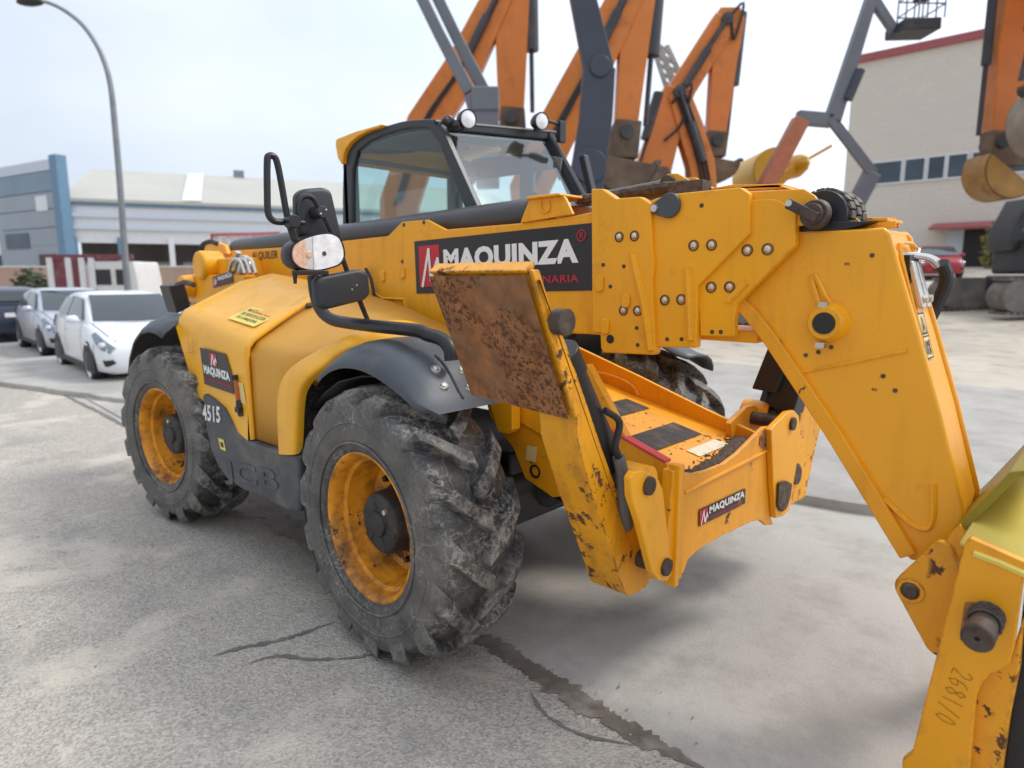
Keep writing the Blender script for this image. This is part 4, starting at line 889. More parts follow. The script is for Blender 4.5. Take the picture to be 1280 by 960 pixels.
MB().prism(clip(ins, -9, ya), 'x', XM+.015, XM+.030).build('indicator_lens', 'amber', lamp, bev=.006)
MB().prism(clip(ins, ya, yb), 'x', XM+.015, XM+.027).build('lamp_divider', 'lampglass', lamp, bev=.003)
MB().prism(clip(ins, yb, 9), 'x', XM+.015, XM+.030).build('headlamp_lens', 'lens', lamp, bev=.006)
c = [(-1.073,1.835)][0]; MB().cyl((XM+.03,c[0],c[1]),(XM+.034,c[0],c[1]),.011,.010,14).build('bulb_cap', 'darksteel', lamp)
c = [(-1.152,1.83)][0]; MB().cyl((XM+.03,c[0],c[1]),(XM+.036,c[0],c[1]),.016,.012,14).build('bulb_cap', 'amber', lamp)
def mirror(name, pts, x, m='grey_plastic'):
    pts = round_poly(pts, .05, 5)
    b = MB(); b.loft([[(x+dx, a, z) for a, z in grow(pts, s)] for dx, s in ((.012,.80),(.010,.90),(0,.98),(-.012,1),(-.04,1),(-.045,.97))]); return b.build(name, m, T, ang=50)
M['mirror_back'] = mat('black_mirror_shell', (.028,.03,.034), .5, var=.1, dirt=((.12,.11,.10), 8, .6, .3), bump=.1, bs=600)
m1 = mirror('wing_mirror', [(-1.153,2.102),(-1.115,2.131),(-1.01,2.148),(-0.972,2.133),(-0.925,1.921),(-0.939,1.898),(-1.16,1.904)], -.50, 'mirror_back')
m2 = mirror('wing_mirror', [(-1.127,1.706),(-1.101,1.728),(-0.88,1.766),(-0.834,1.747),(-0.824,1.648),(-0.854,1.614),(-1.089,1.571),(-1.121,1.587)], -.42, 'mirror_back')
rod = MB()
rod.tube(smooth_path([(-0.47,-1.183,1.862),(-0.47,-1.22,1.982),(-0.47,-1.241,2.13),(-0.47,-1.255,2.218),(-0.47,-1.268,2.25),(-0.47,-1.294,2.25),(-0.47,-1.303,2.222),(-0.47,-1.311,2.096),(-0.47,-1.313,2.007),(-0.47,-1.293,1.977),(-0.47,-1.259,1.971),(-0.47,-1.189,1.977)], 4), .015, 10)
rod.build('mirror_guard', 'black', T)
rod = MB(); rod.tube(smooth_path([(-0.44,-1.181,1.986),(-0.44,-1.184,2.028),(-0.44,-1.172,2.071),(-0.44,-1.143,2.091),(-0.44,-1.107,2.084),(-0.44,-1.08,2.046),(-0.44,-1.057,2.015),(-0.44,-1.026,1.955),(-0.44,-0.979,1.856),(-0.44,-0.928,1.72),(-0.44,-0.907,1.673),(-0.44,-0.882,1.626),(-0.44,-0.826,1.496)], 4), .0125, 10)
rod.build('mirror_stay', 'black', T)
jn = MB(); a = Vector([(-0.44,-1.217,1.973)][0]); jn.cyl(a-Vector((.03,0,0)), a+Vector((.03,0,0)), .03, .03, 14); b_ = Vector([(-0.44,-1.154,1.97)][0]); jn.tube([a, b_], .012, 8); jn.build('rod_clamp', 'black', T, bev=.004)
for mm, px in ((m1, [(-0.43,-1.073,2.024)][0]), (m2, [(-0.43,-0.923,1.677)][0])):
    c = Vector(px); k = MB(); k.cyl(c-Vector((.06,0,0)), c+Vector((.018,0,0)), .03, .028, 18); kk = k.build('ball_clamp', 'mirror_back', mm, bev=.004)
    for s in (-.014, .014): MB().ball(c+Vector((.019,s,s*.7)), (.005,.006,.006), 8).build('clamp_screw', 'zinc', kk)
lb = MB(); a = Vector([(-0.45,-1.132,1.746)][0]); lb.box(a, (.06,.16,.022)); lb.cyl(a+Vector((0,-.08,0)), a+Vector((0,-.08,-.05)), .012, .008, 8); lb.build('lamp_bracket', 'black', T, bev=.004)

# ---- cab
YC0, YC1, DZ = .08, 1.20, .085                   # the cab sits with its left side a little higher
side = [(-2.049,2.145),(-2.033,2.354),(-2.006,2.569),(-1.98,2.623),(-1.914,2.676),(-1.759,2.716),(-1.501,2.742),(-1.314,2.745),(-1.195,2.739),(-1.025,2.718),(-0.948,2.699),(-0.903,2.659),(-0.824,2.529),(-0.711,2.35),(-0.6,2.176),(-0.426,1.895),(-0.426,1.802),(-2.074,1.824)]
inner = [(-1.931,2.01),(-1.912,2.343),(-1.893,2.539),(-1.857,2.602),(-1.763,2.651),(-1.588,2.681),(-1.404,2.694),(-1.214,2.692),(-1.067,2.676),(-1.004,2.654),(-0.943,2.593),(-0.856,2.433),(-0.61,1.992)]
def ring_poly(o, yy, th, m):
    b = MB(); n = len(inner)
    out_ = side[:16]
    return b
# side frame as a band between outer and inner outlines
def band(outl, inl, y0, y1):
    b = MB(); n = len(outl); rows = []
    for (a, c) in zip(outl, inl): rows.append([(a[0],y0,a[1]),(c[0],y0,c[1]),(c[0],y1,c[1]),(a[0],y1,a[1])])
    return b.loft(rows)
def resample(P, n):
    d = [0]
    for a, c in zip(P, P[1:]): d.append(d[-1]+math.hypot(c[0]-a[0], c[1]-a[1]))
    o = []
    for i in range(n):
        t = d[-1]*i/(n-1); j = max(k for k in range(len(d)) if d[k] <= t+1e-9); j = min(j, len(P)-2)
        u = (t-d[j])/max(1e-9, d[j+1]-d[j]); o.append((P[j][0]+(P[j+1][0]-P[j][0])*u, P[j][1]+(P[j+1][1]-P[j][1])*u))
    return o
so_ = [(-2.06,2.003),(-2.033,2.354),(-2.006,2.569),(-1.98,2.623),(-1.914,2.676),(-1.759,2.716),(-1.501,2.742),(-1.314,2.745),(-1.195,2.739),(-1.025,2.718),(-0.948,2.699),(-0.903,2.659),(-0.824,2.529),(-0.711,2.35),(-0.479,1.981)]
M['cabframe'] = mat('charcoal_cab_frame', (.032,.035,.04), .4, var=.15, vs=3, dirt=((.15,.14,.13), 8, .62, .3))
for yy, dz in ((YC0, 0), (YC1-.05, DZ)):
    band([(x, z+dz) for x, z in so_], [(x, z+dz) for x, z in resample(inner, len(so_))], yy, yy+.05).build('cab_frame', 'cabframe', T, bev=.01)
    g = [(x, z) for x, z in grow(inner, 1.01)]
    MB().add([(x, yy+.02, z+dz) for x, z in g], [tuple(range(len(g)))]).build('side_window', 'glass', T, smooth=False)
MB().tube([(inner[0][0]+.0, YC0-.003, inner[0][1])]+[(x, YC0-.003, z) for x, z in inner], .007, 6).build('window_seal', 'black', T)
# roof shell, front and rear frames
top = [(-1.914,2.676),(-1.759,2.716),(-1.501,2.742),(-1.314,2.745),(-1.195,2.739),(-1.025,2.718),(-0.94,2.695)]
rs = MB(); rs.loft([[(x, YC0+.045, z-.004), (x, YC1-.045, z-.004+DZ), (x, YC1-.045, z-.05+DZ), (x, YC0+.045, z-.05)] for x, z in top])
rs.build('cab_roof', 'cabframe', T, bev=.004)
MB().loft([[(x, YC0+.06, z-.06), (x, YC1-.06, z-.06+DZ), (x, YC1-.06, z-.075+DZ), (x, YC0+.06, z-.075)] for x, z in top[1:]]).build('headliner', 'interior', T)
# yellow roof fairing over the rear corner
fo = [(-1.473,2.748),(-1.621,2.746),(-1.787,2.744),(-2.037,2.726),(-2.05,2.691),(-2.026,2.592),(-1.977,2.541)]
fi = [(-1.492,2.73),(-1.623,2.728),(-1.75,2.711),(-1.852,2.682),(-1.916,2.646),(-1.951,2.605),(-1.965,2.556)]
fb = band(fo, fi, .045, 1.23); fb.build('roof_fairing', 'bonnet', T, bev=.012)
M['screen'] = glass_mat('windscreen_glass', (.72,.83,.83), .06, .08)
# windscreen between the front pillars
xt, zt, xb, zb = so_[10][0], so_[10][1], so_[14][0], so_[14][1]
MB().add([(xt-.01,YC0+.05,zt-.03),(xt-.01,YC1-.05,zt-.03+DZ),(xb-.015,YC1-.05,zb+DZ),(xb-.015,YC0+.05,zb),], [(0,1,2,3)]).build('windscreen', 'screen', T, smooth=False)
MB().loft([[(xt-.03,y,zt-.05+d_),(xt+.02,y,zt-.05+d_),(xt+.02,y,zt+d_),(xt-.03,y,zt+d_)] for y, d_ in ((YC0+.05,0),(YC1-.05,DZ))]).build('windscreen_header', 'black', T, bev=.006)
MB().tube([(xt+.012,YC1-.02,zt-.02+DZ),(xb+.012,YC1-.02,zb+DZ)], .03, 8).build('pillar_trim', 'black', T)
# rear window frame and panel, left door frame below the sill, floor
rx0, rz0 = so_[2]
rwf = MB()
for y in (YC0+.05, YC1-.05): rwf.box((rx0+.02, y, 2.36), (.06,.1,.60))
rwf.box((rx0+.03,.64,2.62),(.05,1.0,.10)); rwf.box((rx0+.03,.64,2.06),(.05,1.0,.12)); rwf.build('rear_window_frame', 'interior', T, bev=.01)
MB().add([(rx0+.01,YC0+.06,2.1),(rx0+.01,YC1-.06,2.1),(rx0+.01,YC1-.06,2.62),(rx0+.01,YC0+.06,2.62)], [(0,1,2,3)]).build('rear_window', 'glass', T, smooth=False)
lb = MB(); lb.prism([(-2.06,.9),(-2.06,2.16),(-.6,2.16),(-.5,1.9),(-.45,1.2),(-.65,.9)], 'y', YC1-.03, YC1); lb.prism([(-2.06,1.0),(-2.06,1.94),(-.55,1.94),(-.5,1.3),(-.65,1.0)], 'y', .17, .20)
lb.box((-1.3,.69,1.0),(1.5,.96,.04)); lb.box((-.52,.69,1.5),(.05,.96,.8)); lb.box((-2.04,.69,1.5),(.03,.96,1.1)); lb.build('cab_body', 'cabframe', T, bev=.01)
# door frame seen across the cab: broad trim with an opening
MB().box((-1.12,YC1-.06,2.3),(.14,.04,.62)).build('door_pillar', 'interior', T, bev=.01)
rl = MB(); rl.prism([(-2.0,2.60),(-2.0,2.38),(-1.88,2.47),(-1.72,2.48),(-1.70,2.51),(-.85,2.51),(-.80,2.42),(-.78,2.58),(-1.05,2.66),(-1.7,2.68)], 'y', YC1-.075, YC1-.055); rl.build('door_header', 'interior', T, bev=.006)
gr = MB()
for i in range(7): gr.box((-1.33,.70+.05*i,2.665),(.55,.02,.012))
gr.build('roof_vent', 'cabframe', T) if False else None
st = MB(); st.box((-1.55,.67,1.70),(.45,.48,.12)); st.box((-1.78,.67,1.92),(.12,.48,.48), rot=Matrix.Rotation(-.15,3,'Y')); st.build('seat', 'seat', T, bev=.04, seg=3)
sw = MB(); cc = Vector((-.98,.67,1.94)); ax = Vector((-.55,0,.83)).normalized(); u = Vector((0,1,0)); w = ax.cross(u)
sw.tube([cc+(u*math.cos(t*PI/12)+w*math.sin(t*PI/12))*.19 for t in range(24)], .015, 8, closed=True); sw.tube([cc, cc-ax*.5], .03, 8)
for t in (0, 2.1, 4.2): sw.tube([cc-ax*.02, cc+(u*math.cos(t)+w*math.sin(t))*.19], .012, 6)
sw.build('steering_wheel', 'black', T)
MB().box((-.70,.67,1.80),(.2,.8,.22)).build('dashboard', 'seat', T, bev=.04, seg=3)
MB().box((-1.72,1.10,2.585),(.20,.02,.11)).build('speaker_panel', 'cabframe', T, bev=.005)
wp = MB(); wp.tube([(-.68,.95,2.15),(-.76,.80,2.31)], .009, 6); wp.build('wiper', 'black', T)
# bar with work lights, interior mirrors
lx = xt+.05; zl = zt-.005
MB().tube([(lx-.04,YC0-.02,zl-.01),(lx-.04,YC1+.06,zl+.02+DZ)], .014, 8).build('lamp_bar', 'black', T)
def worklight(c, lab=None):
    c = Vector(c); d = Vector((.96,-.22,-.05)).normalized(); b = MB(); b.lathe([(-.09,.0),(-.09,.035),(-.05,.055),(.0,.062),(.008,.060),(.006,.052)], c, d, 28); o = b.build('work_light', 'black', T)
    l = MB(); l.lathe([(.004,.054),(.010,.038),(.014,.0)], c, d, 24); l.build('work_light_lens', 'lens', o)
    MB().tube([c-d*.06, c-d*.08+Vector((0,0,-.06))], .014, 8).build('light_bracket', 'black', o)
worklight(Vector([(-0.82,0.235,2.709)][0])); worklight(Vector([(-0.8,0.926,2.806)][0]))
kx = MB(); a = Vector([(-0.87,0.084,2.678)][0]); 
for i in range(5): kx.ball(a+Vector((.01,.03*i,.012*math.sin(i*2))), .028, 10)
kx.tube(smooth_path([a+Vector((0,-.05,-.03)), a+Vector((.02,.02,.03)), a+Vector((.03,.1,-.03)), a+Vector((.02,.14,.03))], 5), .010, 6); kx.build('lamp_wiring', 'black', T)
for q, nm in (([(-0.96,0.273,2.673),(-0.96,0.477,2.73),(-0.96,0.506,2.657),(-0.96,0.461,2.625),(-0.96,0.286,2.595)], 0), ([(-0.96,0.834,2.721),(-0.96,0.876,2.754),(-0.96,0.997,2.773),(-0.96,1.042,2.735),(-0.96,1.006,2.691),(-0.96,0.842,2.679)], 0)):
    ctr = sum((Vector(t) for t in q), Vector())/len(q); pl = [(t[1], t[2]) for t in q]
    mo = MB().prism(round_poly(pl, .03), 'x', ctr.x-.03, ctr.x).build('interior_mirror', 'black', T, bev=.01)
    MB().tube([ctr, ctr+Vector((-.02,0,.14))], .009, 6).build('mirror_stem', 'black', mo)
fm = MB(); a = Vector([(-0.8,1.095,2.787)][0]); fm.box(a+Vector((0,.05,-.02)), (.04,.07,.15)); fm.tube([a+Vector((0,-.1,.03)), a+Vector((0,.05,.03))], .012, 6); fm.build('left_mirror', 'black', T, bev=.01)
fm = MB(); a = Vector([(-0.5,0.959,2.398)][0]); fm.box(a+Vector((0,.12,.02)), (.05,.06,.3), rot=Matrix.Rotation(-.3,3,'Y')); fm.build('grab_handle', 'black', T, bev=.01)
# ================================================================== ground
def gh(x, y):
    """yard rises gently away from the road"""
    t = max(0, min(y, 44)-7.3); h = .064*t*sstep(0, 5, t)
    return h*sstep(-34, -14, x)
def joint(x): return -.69-.0515*x           # line where asphalt meets concrete
def ground_mat():
    k = NB('yard_concrete'); pos = k.n('ShaderNodeNewGeometry').outputs['Position']
    n1 = k.noise(.35, 6, .6, vec=pos); n2 = k.noise(2.6, 8, .7, vec=pos); n3 = k.noise(60, 4, .6, vec=pos)
    o = k.mix(k.rng(n1, .3, .7), (.385,.36,.32), (.485,.455,.405))
    o = k.mix(k.math('MULTIPLY', k.rng(n2, .48, .72), .6), o, (.26,.24,.212))
    o = k.mix(k.math('MULTIPLY', k.rng(k.noise(.9, 7, .7, .8, vec=pos), .50, .66), .45), o, (.27,.245,.21))
    o = k.mix(k.math('MULTIPLY', k.rng(n3, .55, .8), .35), o, (.22,.21,.2))
    sp = k.n('ShaderNodeSeparateXYZ'); k.l(pos, sp.inputs[0])
    far = k.rng(k.math('ADD', sp.outputs['Y'], k.math('MULTIPLY', k.noise(.6, 5, vec=pos), 3)), 3, 9)
    dirt = k.mix(k.rng(k.noise(.5, 7, .65, vec=pos), .35, .68), (.62,.55,.45), (.44,.385,.31))
    mp = k.n('ShaderNodeMapping'); mp.inputs['Scale'].default_value = (.45, 1.6, 1); mp.inputs['Rotation'].default_value = (0, 0, .35); k.l(pos, mp.inputs[0])
    tr = k.noise(1.8, 8, .7, 1.2, vec=mp.outputs[0])
    dirt = k.mix(k.math('MULTIPLY', k.rng(tr, .54, .66), .75), dirt, (.20,.165,.125))
    o = k.mix(far, o, dirt); k.l(o, k.b.inputs['Base Color']); k.b.inputs['Roughness'].default_value = .9; setv(k.b, 'Specular IOR Level', .15)
    k.bump(k.math('ADD', n3, k.math('MULTIPLY', tr, k.math('MULTIPLY', far, 3))), .35, .012); return k.m
def asphalt_mat():
    k = NB('dusty_asphalt'); pos = k.n('ShaderNodeNewGeometry').outputs['Position']
    v = k.vor(95, 'F1', pos); st = k.n('ShaderNodeSeparateColor'); k.l(v.outputs['Color'], st.inputs[0])
    stone = k.mix(k.rng(st.outputs[0], 0, 1), (.24,.218,.188), (.62,.57,.50))
    n1 = k.noise(.8, 7, .62, vec=pos); n2 = k.noise(9, 8, .7, vec=pos)
    base = k.mix(k.rng(n2, .3, .7), (.385,.345,.293), (.485,.437,.372))
    o = k.mix(.5, base, stone)
    o = k.mix(k.math('MULTIPLY', k.rng(st.outputs[1], .93, .96), k.rng(v.outputs['Distance'], .006, .003)), o, (.55,.53,.50))
    sand = k.math('MULTIPLY', k.rng(k.noise(1.25, 9, .68, .4, vec=pos), .53, .62), .85)
    o = k.mix(sand, o, k.mix(n2, (.56,.495,.405), (.64,.575,.48)))
    dark = k.math('MULTIPLY', k.rng(k.noise(1.9, 6, .6, vec=pos), .56, .72), .5)
    o = k.mix(dark, o, (.235,.222,.208))
    spk = k.math('MULTIPLY', k.rng(k.noise(48, 6, .75, vec=pos), .54, .64), .42)
    o = k.mix(spk, o, (.14,.135,.13)); setv(k.b, 'Specular IOR Level', .12)
    k.l(o, k.b.inputs['Base Color']); k.b.inputs['Roughness'].default_value = .9
    k.bump(k.math('ADD', k.math('MULTIPLY', v.outputs['Distance'], 5), k.math('MULTIPLY', n2, 1.0)), .3, .006); return k.m
M['ground'] = ground_mat(); M['asphalt'] = asphalt_mat()
M['slab'] = mat('pale_concrete_slab', (.42,.395,.355), .85, var=.14, vs=1.2, dirt=((.27,.245,.21), 1.6, .46, .6), streak=((.30,.27,.23), .5), bump=.3, bs=60)
M['stain'] = mat('wet_dirty_joint', (.15,.125,.098), .55, var=.35, vs=4, dirt=((.33,.29,.24), 6, .45, .8), bump=.4, bs=50)
M['crackm'] = mat('crack_filler', (.17,.155,.135), .85, var=.3, vs=9, bump=.4, bs=60)
gx = [-900,-400,-200,-120]+[-80+4*i for i in range(15)]+[-20+1.5*i for i in range(27)]+[24,32,44,70,120,300,900]
gy = [-900,-300,-100,-40,-15,-6,-2,0,2,4,6]+[7+1.0*i for i in range(40)]+[50,60,90,150,300,900]
gb = MB(); gb.loft([[(x, y, gh(x, y)) for y in gy] for x in gx], closed=False)
struct(gb.build('ground', 'ground', ang=180))
rows = []; xs_ = [-300,-100,-60,-40,-30]+[-24+.12*i for i in range(245)]+[8,14,30,100,300]
for i, x in enumerate(xs_):
    e = joint(max(x, -60))+(.012*math.sin(x*7.1)+.010*math.sin(x*19.3+1)+.008*random.uniform(-1,1) if -25 < x < 6 else 0)
    rows.append([(x, e, .001), (x, e-.006, .005), (x, e-.6, .005), (x, -5, .005), (x, -30, .005), (x, -200, .005)])
struct(MB().loft(rows, closed=False).build('road', 'asphalt', ang=180))
def ribbon(name, path, w, z, m, seed=1, jag=.35):
    rnd = random.Random(seed); P = smooth_path([Vector((*p, 0)) for p in path], 26); rows = []
    for i, p in enumerate(P):
        t = (P[min(i+1, len(P)-1)]-P[max(i-1, 0)]).normalized(); nrm = Vector((-t.y, t.x, 0)); f = min(1, 4*i/len(P)+.05, 4*(len(P)-1-i)/len(P)+.05)
        ja = ja*.72+rnd.uniform(-jag, jag)*.6 if i else 0; jc = jc*.72+rnd.uniform(-jag, jag)*.6 if i else 0
        a = w*max(.1, 1+ja)*f; c = w*max(.1, 1+jc)*f
        rows.append([(*(p+nrm*a).xy, z), (*(p-nrm*c).xy, z)])
    return struct(MB().loft(rows, closed=False).build(name, m, smooth=False))
kr = [(-70+.6*i) for i in range(108)]
struct(MB().loft([[(x, joint(x)+.06, -.01), (x, joint(x)+.07, .018), (x, joint(x)+.75, .022), (x, joint(x)+.76, .045), (x, joint(x)+.90, .045), (x, joint(x)+.91, -.01)] for x in kr], closed=False).build('kerb', 'slab', ang=30))
ribbon('wet_stain', [(0.127,-0.75),(0.25,-0.733),(0.378,-0.726),(0.583,-0.759),(0.818,-0.771),(1.07,-0.787),(1.281,-0.787),(1.469,-0.784)], .052, .0085, 'stain', 3, .5)
ribbon('wet_stain', [(-2.683,-0.807),(-2.387,-0.702),(-2.072,-0.638),(-1.702,-0.649),(-1.271,-0.757)], .10, .0085, 'stain', 4, .5)
ribbon('joint_line', [(-14.565,-0.187),(-11.213,-0.29),(-8.539,-0.336),(-6.619,-0.369),(-5.204,-0.423)], .026, .0085, 'crackm', 5, .6)
ribbon('crack', [(-0.546,-1.676),(-0.515,-1.559),(-0.449,-1.413),(-0.426,-1.314),(-0.393,-1.121)], .014, .0088, 'crackm', 6, .8)
ribbon('crack', [(-0.372,-1.624),(-0.33,-1.475),(-0.173,-1.363),(-0.063,-1.244),(-0.001,-1.133)], .011, .0088, 'crackm', 7, .8)
ribbon('crack', [(0.679,-0.856),(0.773,-0.912),(0.878,-0.947),(1.022,-0.931),(1.21,-0.837)], .008, .0088, 'crackm', 8, .8)
ribbon('crack', [(-1.582,-0.596),(-1.138,-0.796),(-0.817,-0.933),(-0.659,-0.98)], .016, .0088, 'stain', 9, .8)
# raised slab with a broken edge at the far side
edge = []
ex0 = -14
for i in range(180):
    x = ex0+i*.14; edge.append((x, 2.27+.27*(x-.68)+.02*math.sin(x*5)+random.uniform(-.018,.018)))
slab = MB(); slab.loft([[(x, y, -.01), (x, y, .075), (x, y+.03, .092), (x, max(y+.4, 7.9), .094), (x, max(y+.5, 9.6), .05)] for x, y in edge if y < 8.8], closed=False)
struct(slab.build('concrete_slab', 'slab', ang=40))
ribbon('slab_crack', [(0.302,8.879),(0.808,8.569),(1.194,8.483),(1.645,8.328)], .012, .0975, 'crackm', 11, .7)
gv = MB()
for i in range(260):
    x = random.uniform(-4, 2.3); y = joint(x)-abs(random.gauss(0, .9))+.25; s = random.uniform(.002,.0065)
    gv.box((x, y, .006+s*.3), (s*1.6, s*1.2, s), rot=Matrix.Rotation(random.random()*6, 3, 'Z')@Matrix.Rotation(random.random(), 3, 'X'))
M['pebble'] = mat('pebbles', (.34,.32,.29), .9, var=.5, vs=25)
struct(gv.build('gravel', 'pebble', smooth=False), 'stuff')

# ================================================================== parked cars
M['carwhite'] = mat('white_car_paint', (.78,.79,.80), .22, var=.02, coat=.6)
M['carsilver'] = mat('silver_car_paint', (.50,.53,.58), .28, .35, var=.04, coat=.6)
M['carblue'] = mat('dark_blue_car_paint', (.022,.03,.055), .22, var=.1, coat=.6)
M['carred'] = mat('red_car_paint', (.36,.02,.035), .28, var=.08, coat=.5)
M['taillight'] = mat('red_tail_lamp', (.45,.015,.015), .25, var=.15, coat=.5)
M['chrome'] = mat('bright_metal', (.65,.66,.68), .2, .9)
M['hlens'] = mat('car_headlight_glass', (.20,.22,.25), .12, .25, var=.3, vs=20, coat=.6)
M['plast'] = mat('black_car_plastic', (.02,.02,.022), .55)
def make_car(label, loc, rz, paint, group='cars parked along the kerb', hood=1.0):
    t = thing('parked_car', label, 'car', loc, rz, group)
    #       x     zbot  zside ztop  hw_b  hw_mid hw_top
    stn = [(1.99,.30,.50,.60,.58,.64,.50),(1.94,.22,.52,.69,.70,.75,.62),(1.80,.19,.56,.77,.79,.82,.70),(1.50,.18,.62,.86,.83,.855,.74),(1.20,.18,.66,.92,.84,.86,.76),(.92,.18,.70,.98,.84,.86,.78),
           (.3,.18,.72,.99,.84,.865,.80),(-.6,.18,.74,1.0,.84,.865,.80),(-1.3,.19,.76,1.03,.83,.86,.78),(-1.7,.22,.76,1.04,.79,.82,.74),(-1.9,.28,.74,1.0,.72,.76,.68),(-1.98,.36,.68,.88,.62,.68,.60)]
    rings = []
    for x, zb, zs, zt, hb, hm, ht in stn:
        half = [(hb*.8,zb),(hb,zb+.06),(hm,zs*.6+zb*.4),(hm+.01,zs),(hm-.015,zs+(zt-zs)*.5),(ht+.03,zt-.025),(ht-.06,zt),(ht*.5,zt+.012)]
        rings.append([(x, y, z) for y, z in half]+[(x, -y, z) for y, z in half[::-1]])
    body = MB().loft(rings).build('body', paint, t, ang=55)
    cst = [(1.02,.97,.80,.74,.02),(.55,.97,.80,.66,.27),(.18,.98,.80,.615,.43),(-.3,.99,.80,.60,.485),(-.9,1.0,.79,.585,.47),(-1.45,1.01,.77,.57,.40),(-1.72,1.02,.74,.56,.27),(-1.90,1.02,.70,.56,.03)]
    rings = []
    for x, zb, hb, ht, dz in cst:
        half = [(hb,zb-.04),(hb-.01,zb),(hb+(ht-hb)*.8,zb+dz*.82),(ht-.02,zb+dz*.95),(ht*.6,zb+dz)]
        rings.append([(x, y, z) for y, z in half]+[(x, -y, z) for y, z in half[::-1]])
    MB().loft(rings).build('roof', paint, t, ang=50)
    def surf(x, s, side, off=.012):
        j = max(i for i in range(len(stn)-1) if stn[i][0] >= x-1e-6) if x < stn[0][0] else 0; a, b = stn[j], stn[j+1]; u = (x-a[0])/(b[0]-a[0])
        ha, hb_ = [[(hb*.8,zb),(hb,zb+.06),(hm,zs*.6+zb*.4),(hm+.01,zs),(hm-.015,zs+(zt-zs)*.5),(ht+.03,zt-.025),(ht-.06,zt),(ht*.5,zt+.012)] for _, zb, zs, zt, hb, hm, ht in (a, b)]
        i = min(int(s), 6); w = s-i
        p = [(ha[k][0]+(hb_[k][0]-ha[k][0])*u, ha[k][1]+(hb_[k][1]-ha[k][1])*u) for k in (i, i+1)]
        y = p[0][0]+(p[1][0]-p[0][0])*w; z = p[0][1]+(p[1][1]-p[0][1])*w
        return (x+off*max(0, (x-1.4)*1.6), side*(y+off), z+off*.6)
    def skin(name, m, side, quad, off=.014, n=5):             # panel lying on the body skin; quad of (x, section place)
        rows = []
        for i in range(n+1):
            r = []
            for j in range(n+1):
                a = i/n; c = j/n; q = [quad[0][k]*(1-a)*(1-c)+quad[1][k]*a*(1-c)+quad[2][k]*a*c+quad[3][k]*(1-a)*c for k in (0, 1)]
                r.append(surf(q[0], q[1], side, off))
            rows.append(r)
        return MB().loft(rows, closed=False).build(name, m, t)
    def gq(name, q, m='carglass', off=.008):
        q = [Vector(p) for p in q]; n = (q[1]-q[0]).cross(q[3]-q[0]).normalized()
        c = sum(q, Vector())/len(q)
        if n.dot(c-Vector((-.4,0,.7))) < 0: n = -n
        return MB().loft([[p+n*off for p in q], [p-n*.012 for p in q]]).build(name, m, t, smooth=False)
    ws = MB(); rr = []
    for x, hw, z in ((.99,.70,.992),(.55,.62,1.242),(.20,.575,1.405)):
        rr.append([(x+.012+.06*(1-abs(y)), y*hw, z+.014) for y in (-1,-.6,0,.6,1)])
    ws.loft(rr, closed=False); ws.build('windscreen', 'carglass', t)
    gq('rear_window', [(-1.895,-.58,1.09),(-1.895,.58,1.09),(-1.66,.50,1.34),(-1.66,-.50,1.34)], off=.03)
    for s in (-1, 1):
        gq('side_window', [(.72,s*.80,1.02),(-.42,s*.80,1.03),(-.42,s*.645,1.39),(.22,s*.66,1.36)], off=.012)
        gq('side_window', [(-.5,s*.795,1.035),(-1.42,s*.775,1.06),(-1.30,s*.63,1.35),(-.5,s*.64,1.39)], off=.012)
        hl = skin('headlight', 'hlens', s, [(1.97,3.3),(1.42,4.5),(1.50,5.2),(1.965,4.9)], .016)
        MB().ball(surf(1.84,4.2,s,.0), (.07,.07,.06), 12).build('headlight_reflector', 'chrome', hl)
        skin('fog_lamp', 'plast', s, [(1.985,1.4),(1.88,1.4),(1.88,2.2),(1.985,2.2)], .014)
        skin('tail_lamp', 'taillight', s, [(-1.97,3.1),(-1.72,3.3),(-1.70,5.2),(-1.96,5.2)], .02)
        skin('bumper_seam', 'plast', s, [(1.62,1.2),(1.605,1.2),(1.605,3.6),(1.62,3.6)], .008); skin('bonnet_seam', 'plast', s, [(1.9,5.95),(1.0,5.95),(1.0,6.03),(1.9,6.03)], .006)
        m = MB(); m.ball((.66,s*.93,1.03), (.07,.10,.075), 12); m.tube([(.66,s*.8,.99),(.66,s*.88,1.01)], .025, 8); m.build('wing_mirror', paint, t)
        d = MB(); d.box((-.30,s*.872,.82),(.16,.02,.025)); d.build('door_handle', paint, t, bev=.004)
        for x in (1.245, -1.245):
            w = MB(); w.lathe([(.10,.0),(.10,.20),(.11,.29),(.06,.315),(-.06,.315),(-.10,.295),(-.105,.215)], (x,s*.77,.315), (0,-s,0), 28)
            wh = w.build('wheel', 'cartyre', t)
            ri = MB(); ri.lathe([(.102,.215),(.09,.20),(.075,.12),(.09,.05),(.09,0)], (x,s*.77,.315), (0,s,0), 20); ri.build('rim', 'chrome', wh)
            ar = MB(); ar.prism([(x+.37*math.cos(a), .33+.37*math.sin(a)) for a in [PI*i/14 for i in range(15)]]+[(x-.37,.2),(x+.37,.2)], 'y', s*.70, s*.868); ar.build('wheel_arch', 'plast', t)
    for s in (-1, 1):
        for x in (.80,-.46,-1.30): skin('door_seam', 'plast', s, [(x+.009,.9),(x-.009,.9),(x-.009,4.9),(x+.009,4.9)], .006)
        MB().box((0,s*.862,.27),(2.0,.02,.09)).build('sill', 'plast', t, bev=.01)
    MB().cyl((1.97,0,.70),(1.99,0,.70),.055,.055,16).build('badge', 'chrome', t)
    g = MB(); g.prism([(-.40,.30),(.40,.30),(.34,.42),(-.34,.42)], 'x', 1.93, 2.0); g.build('lower_grille', 'plast', t, bev=.01)
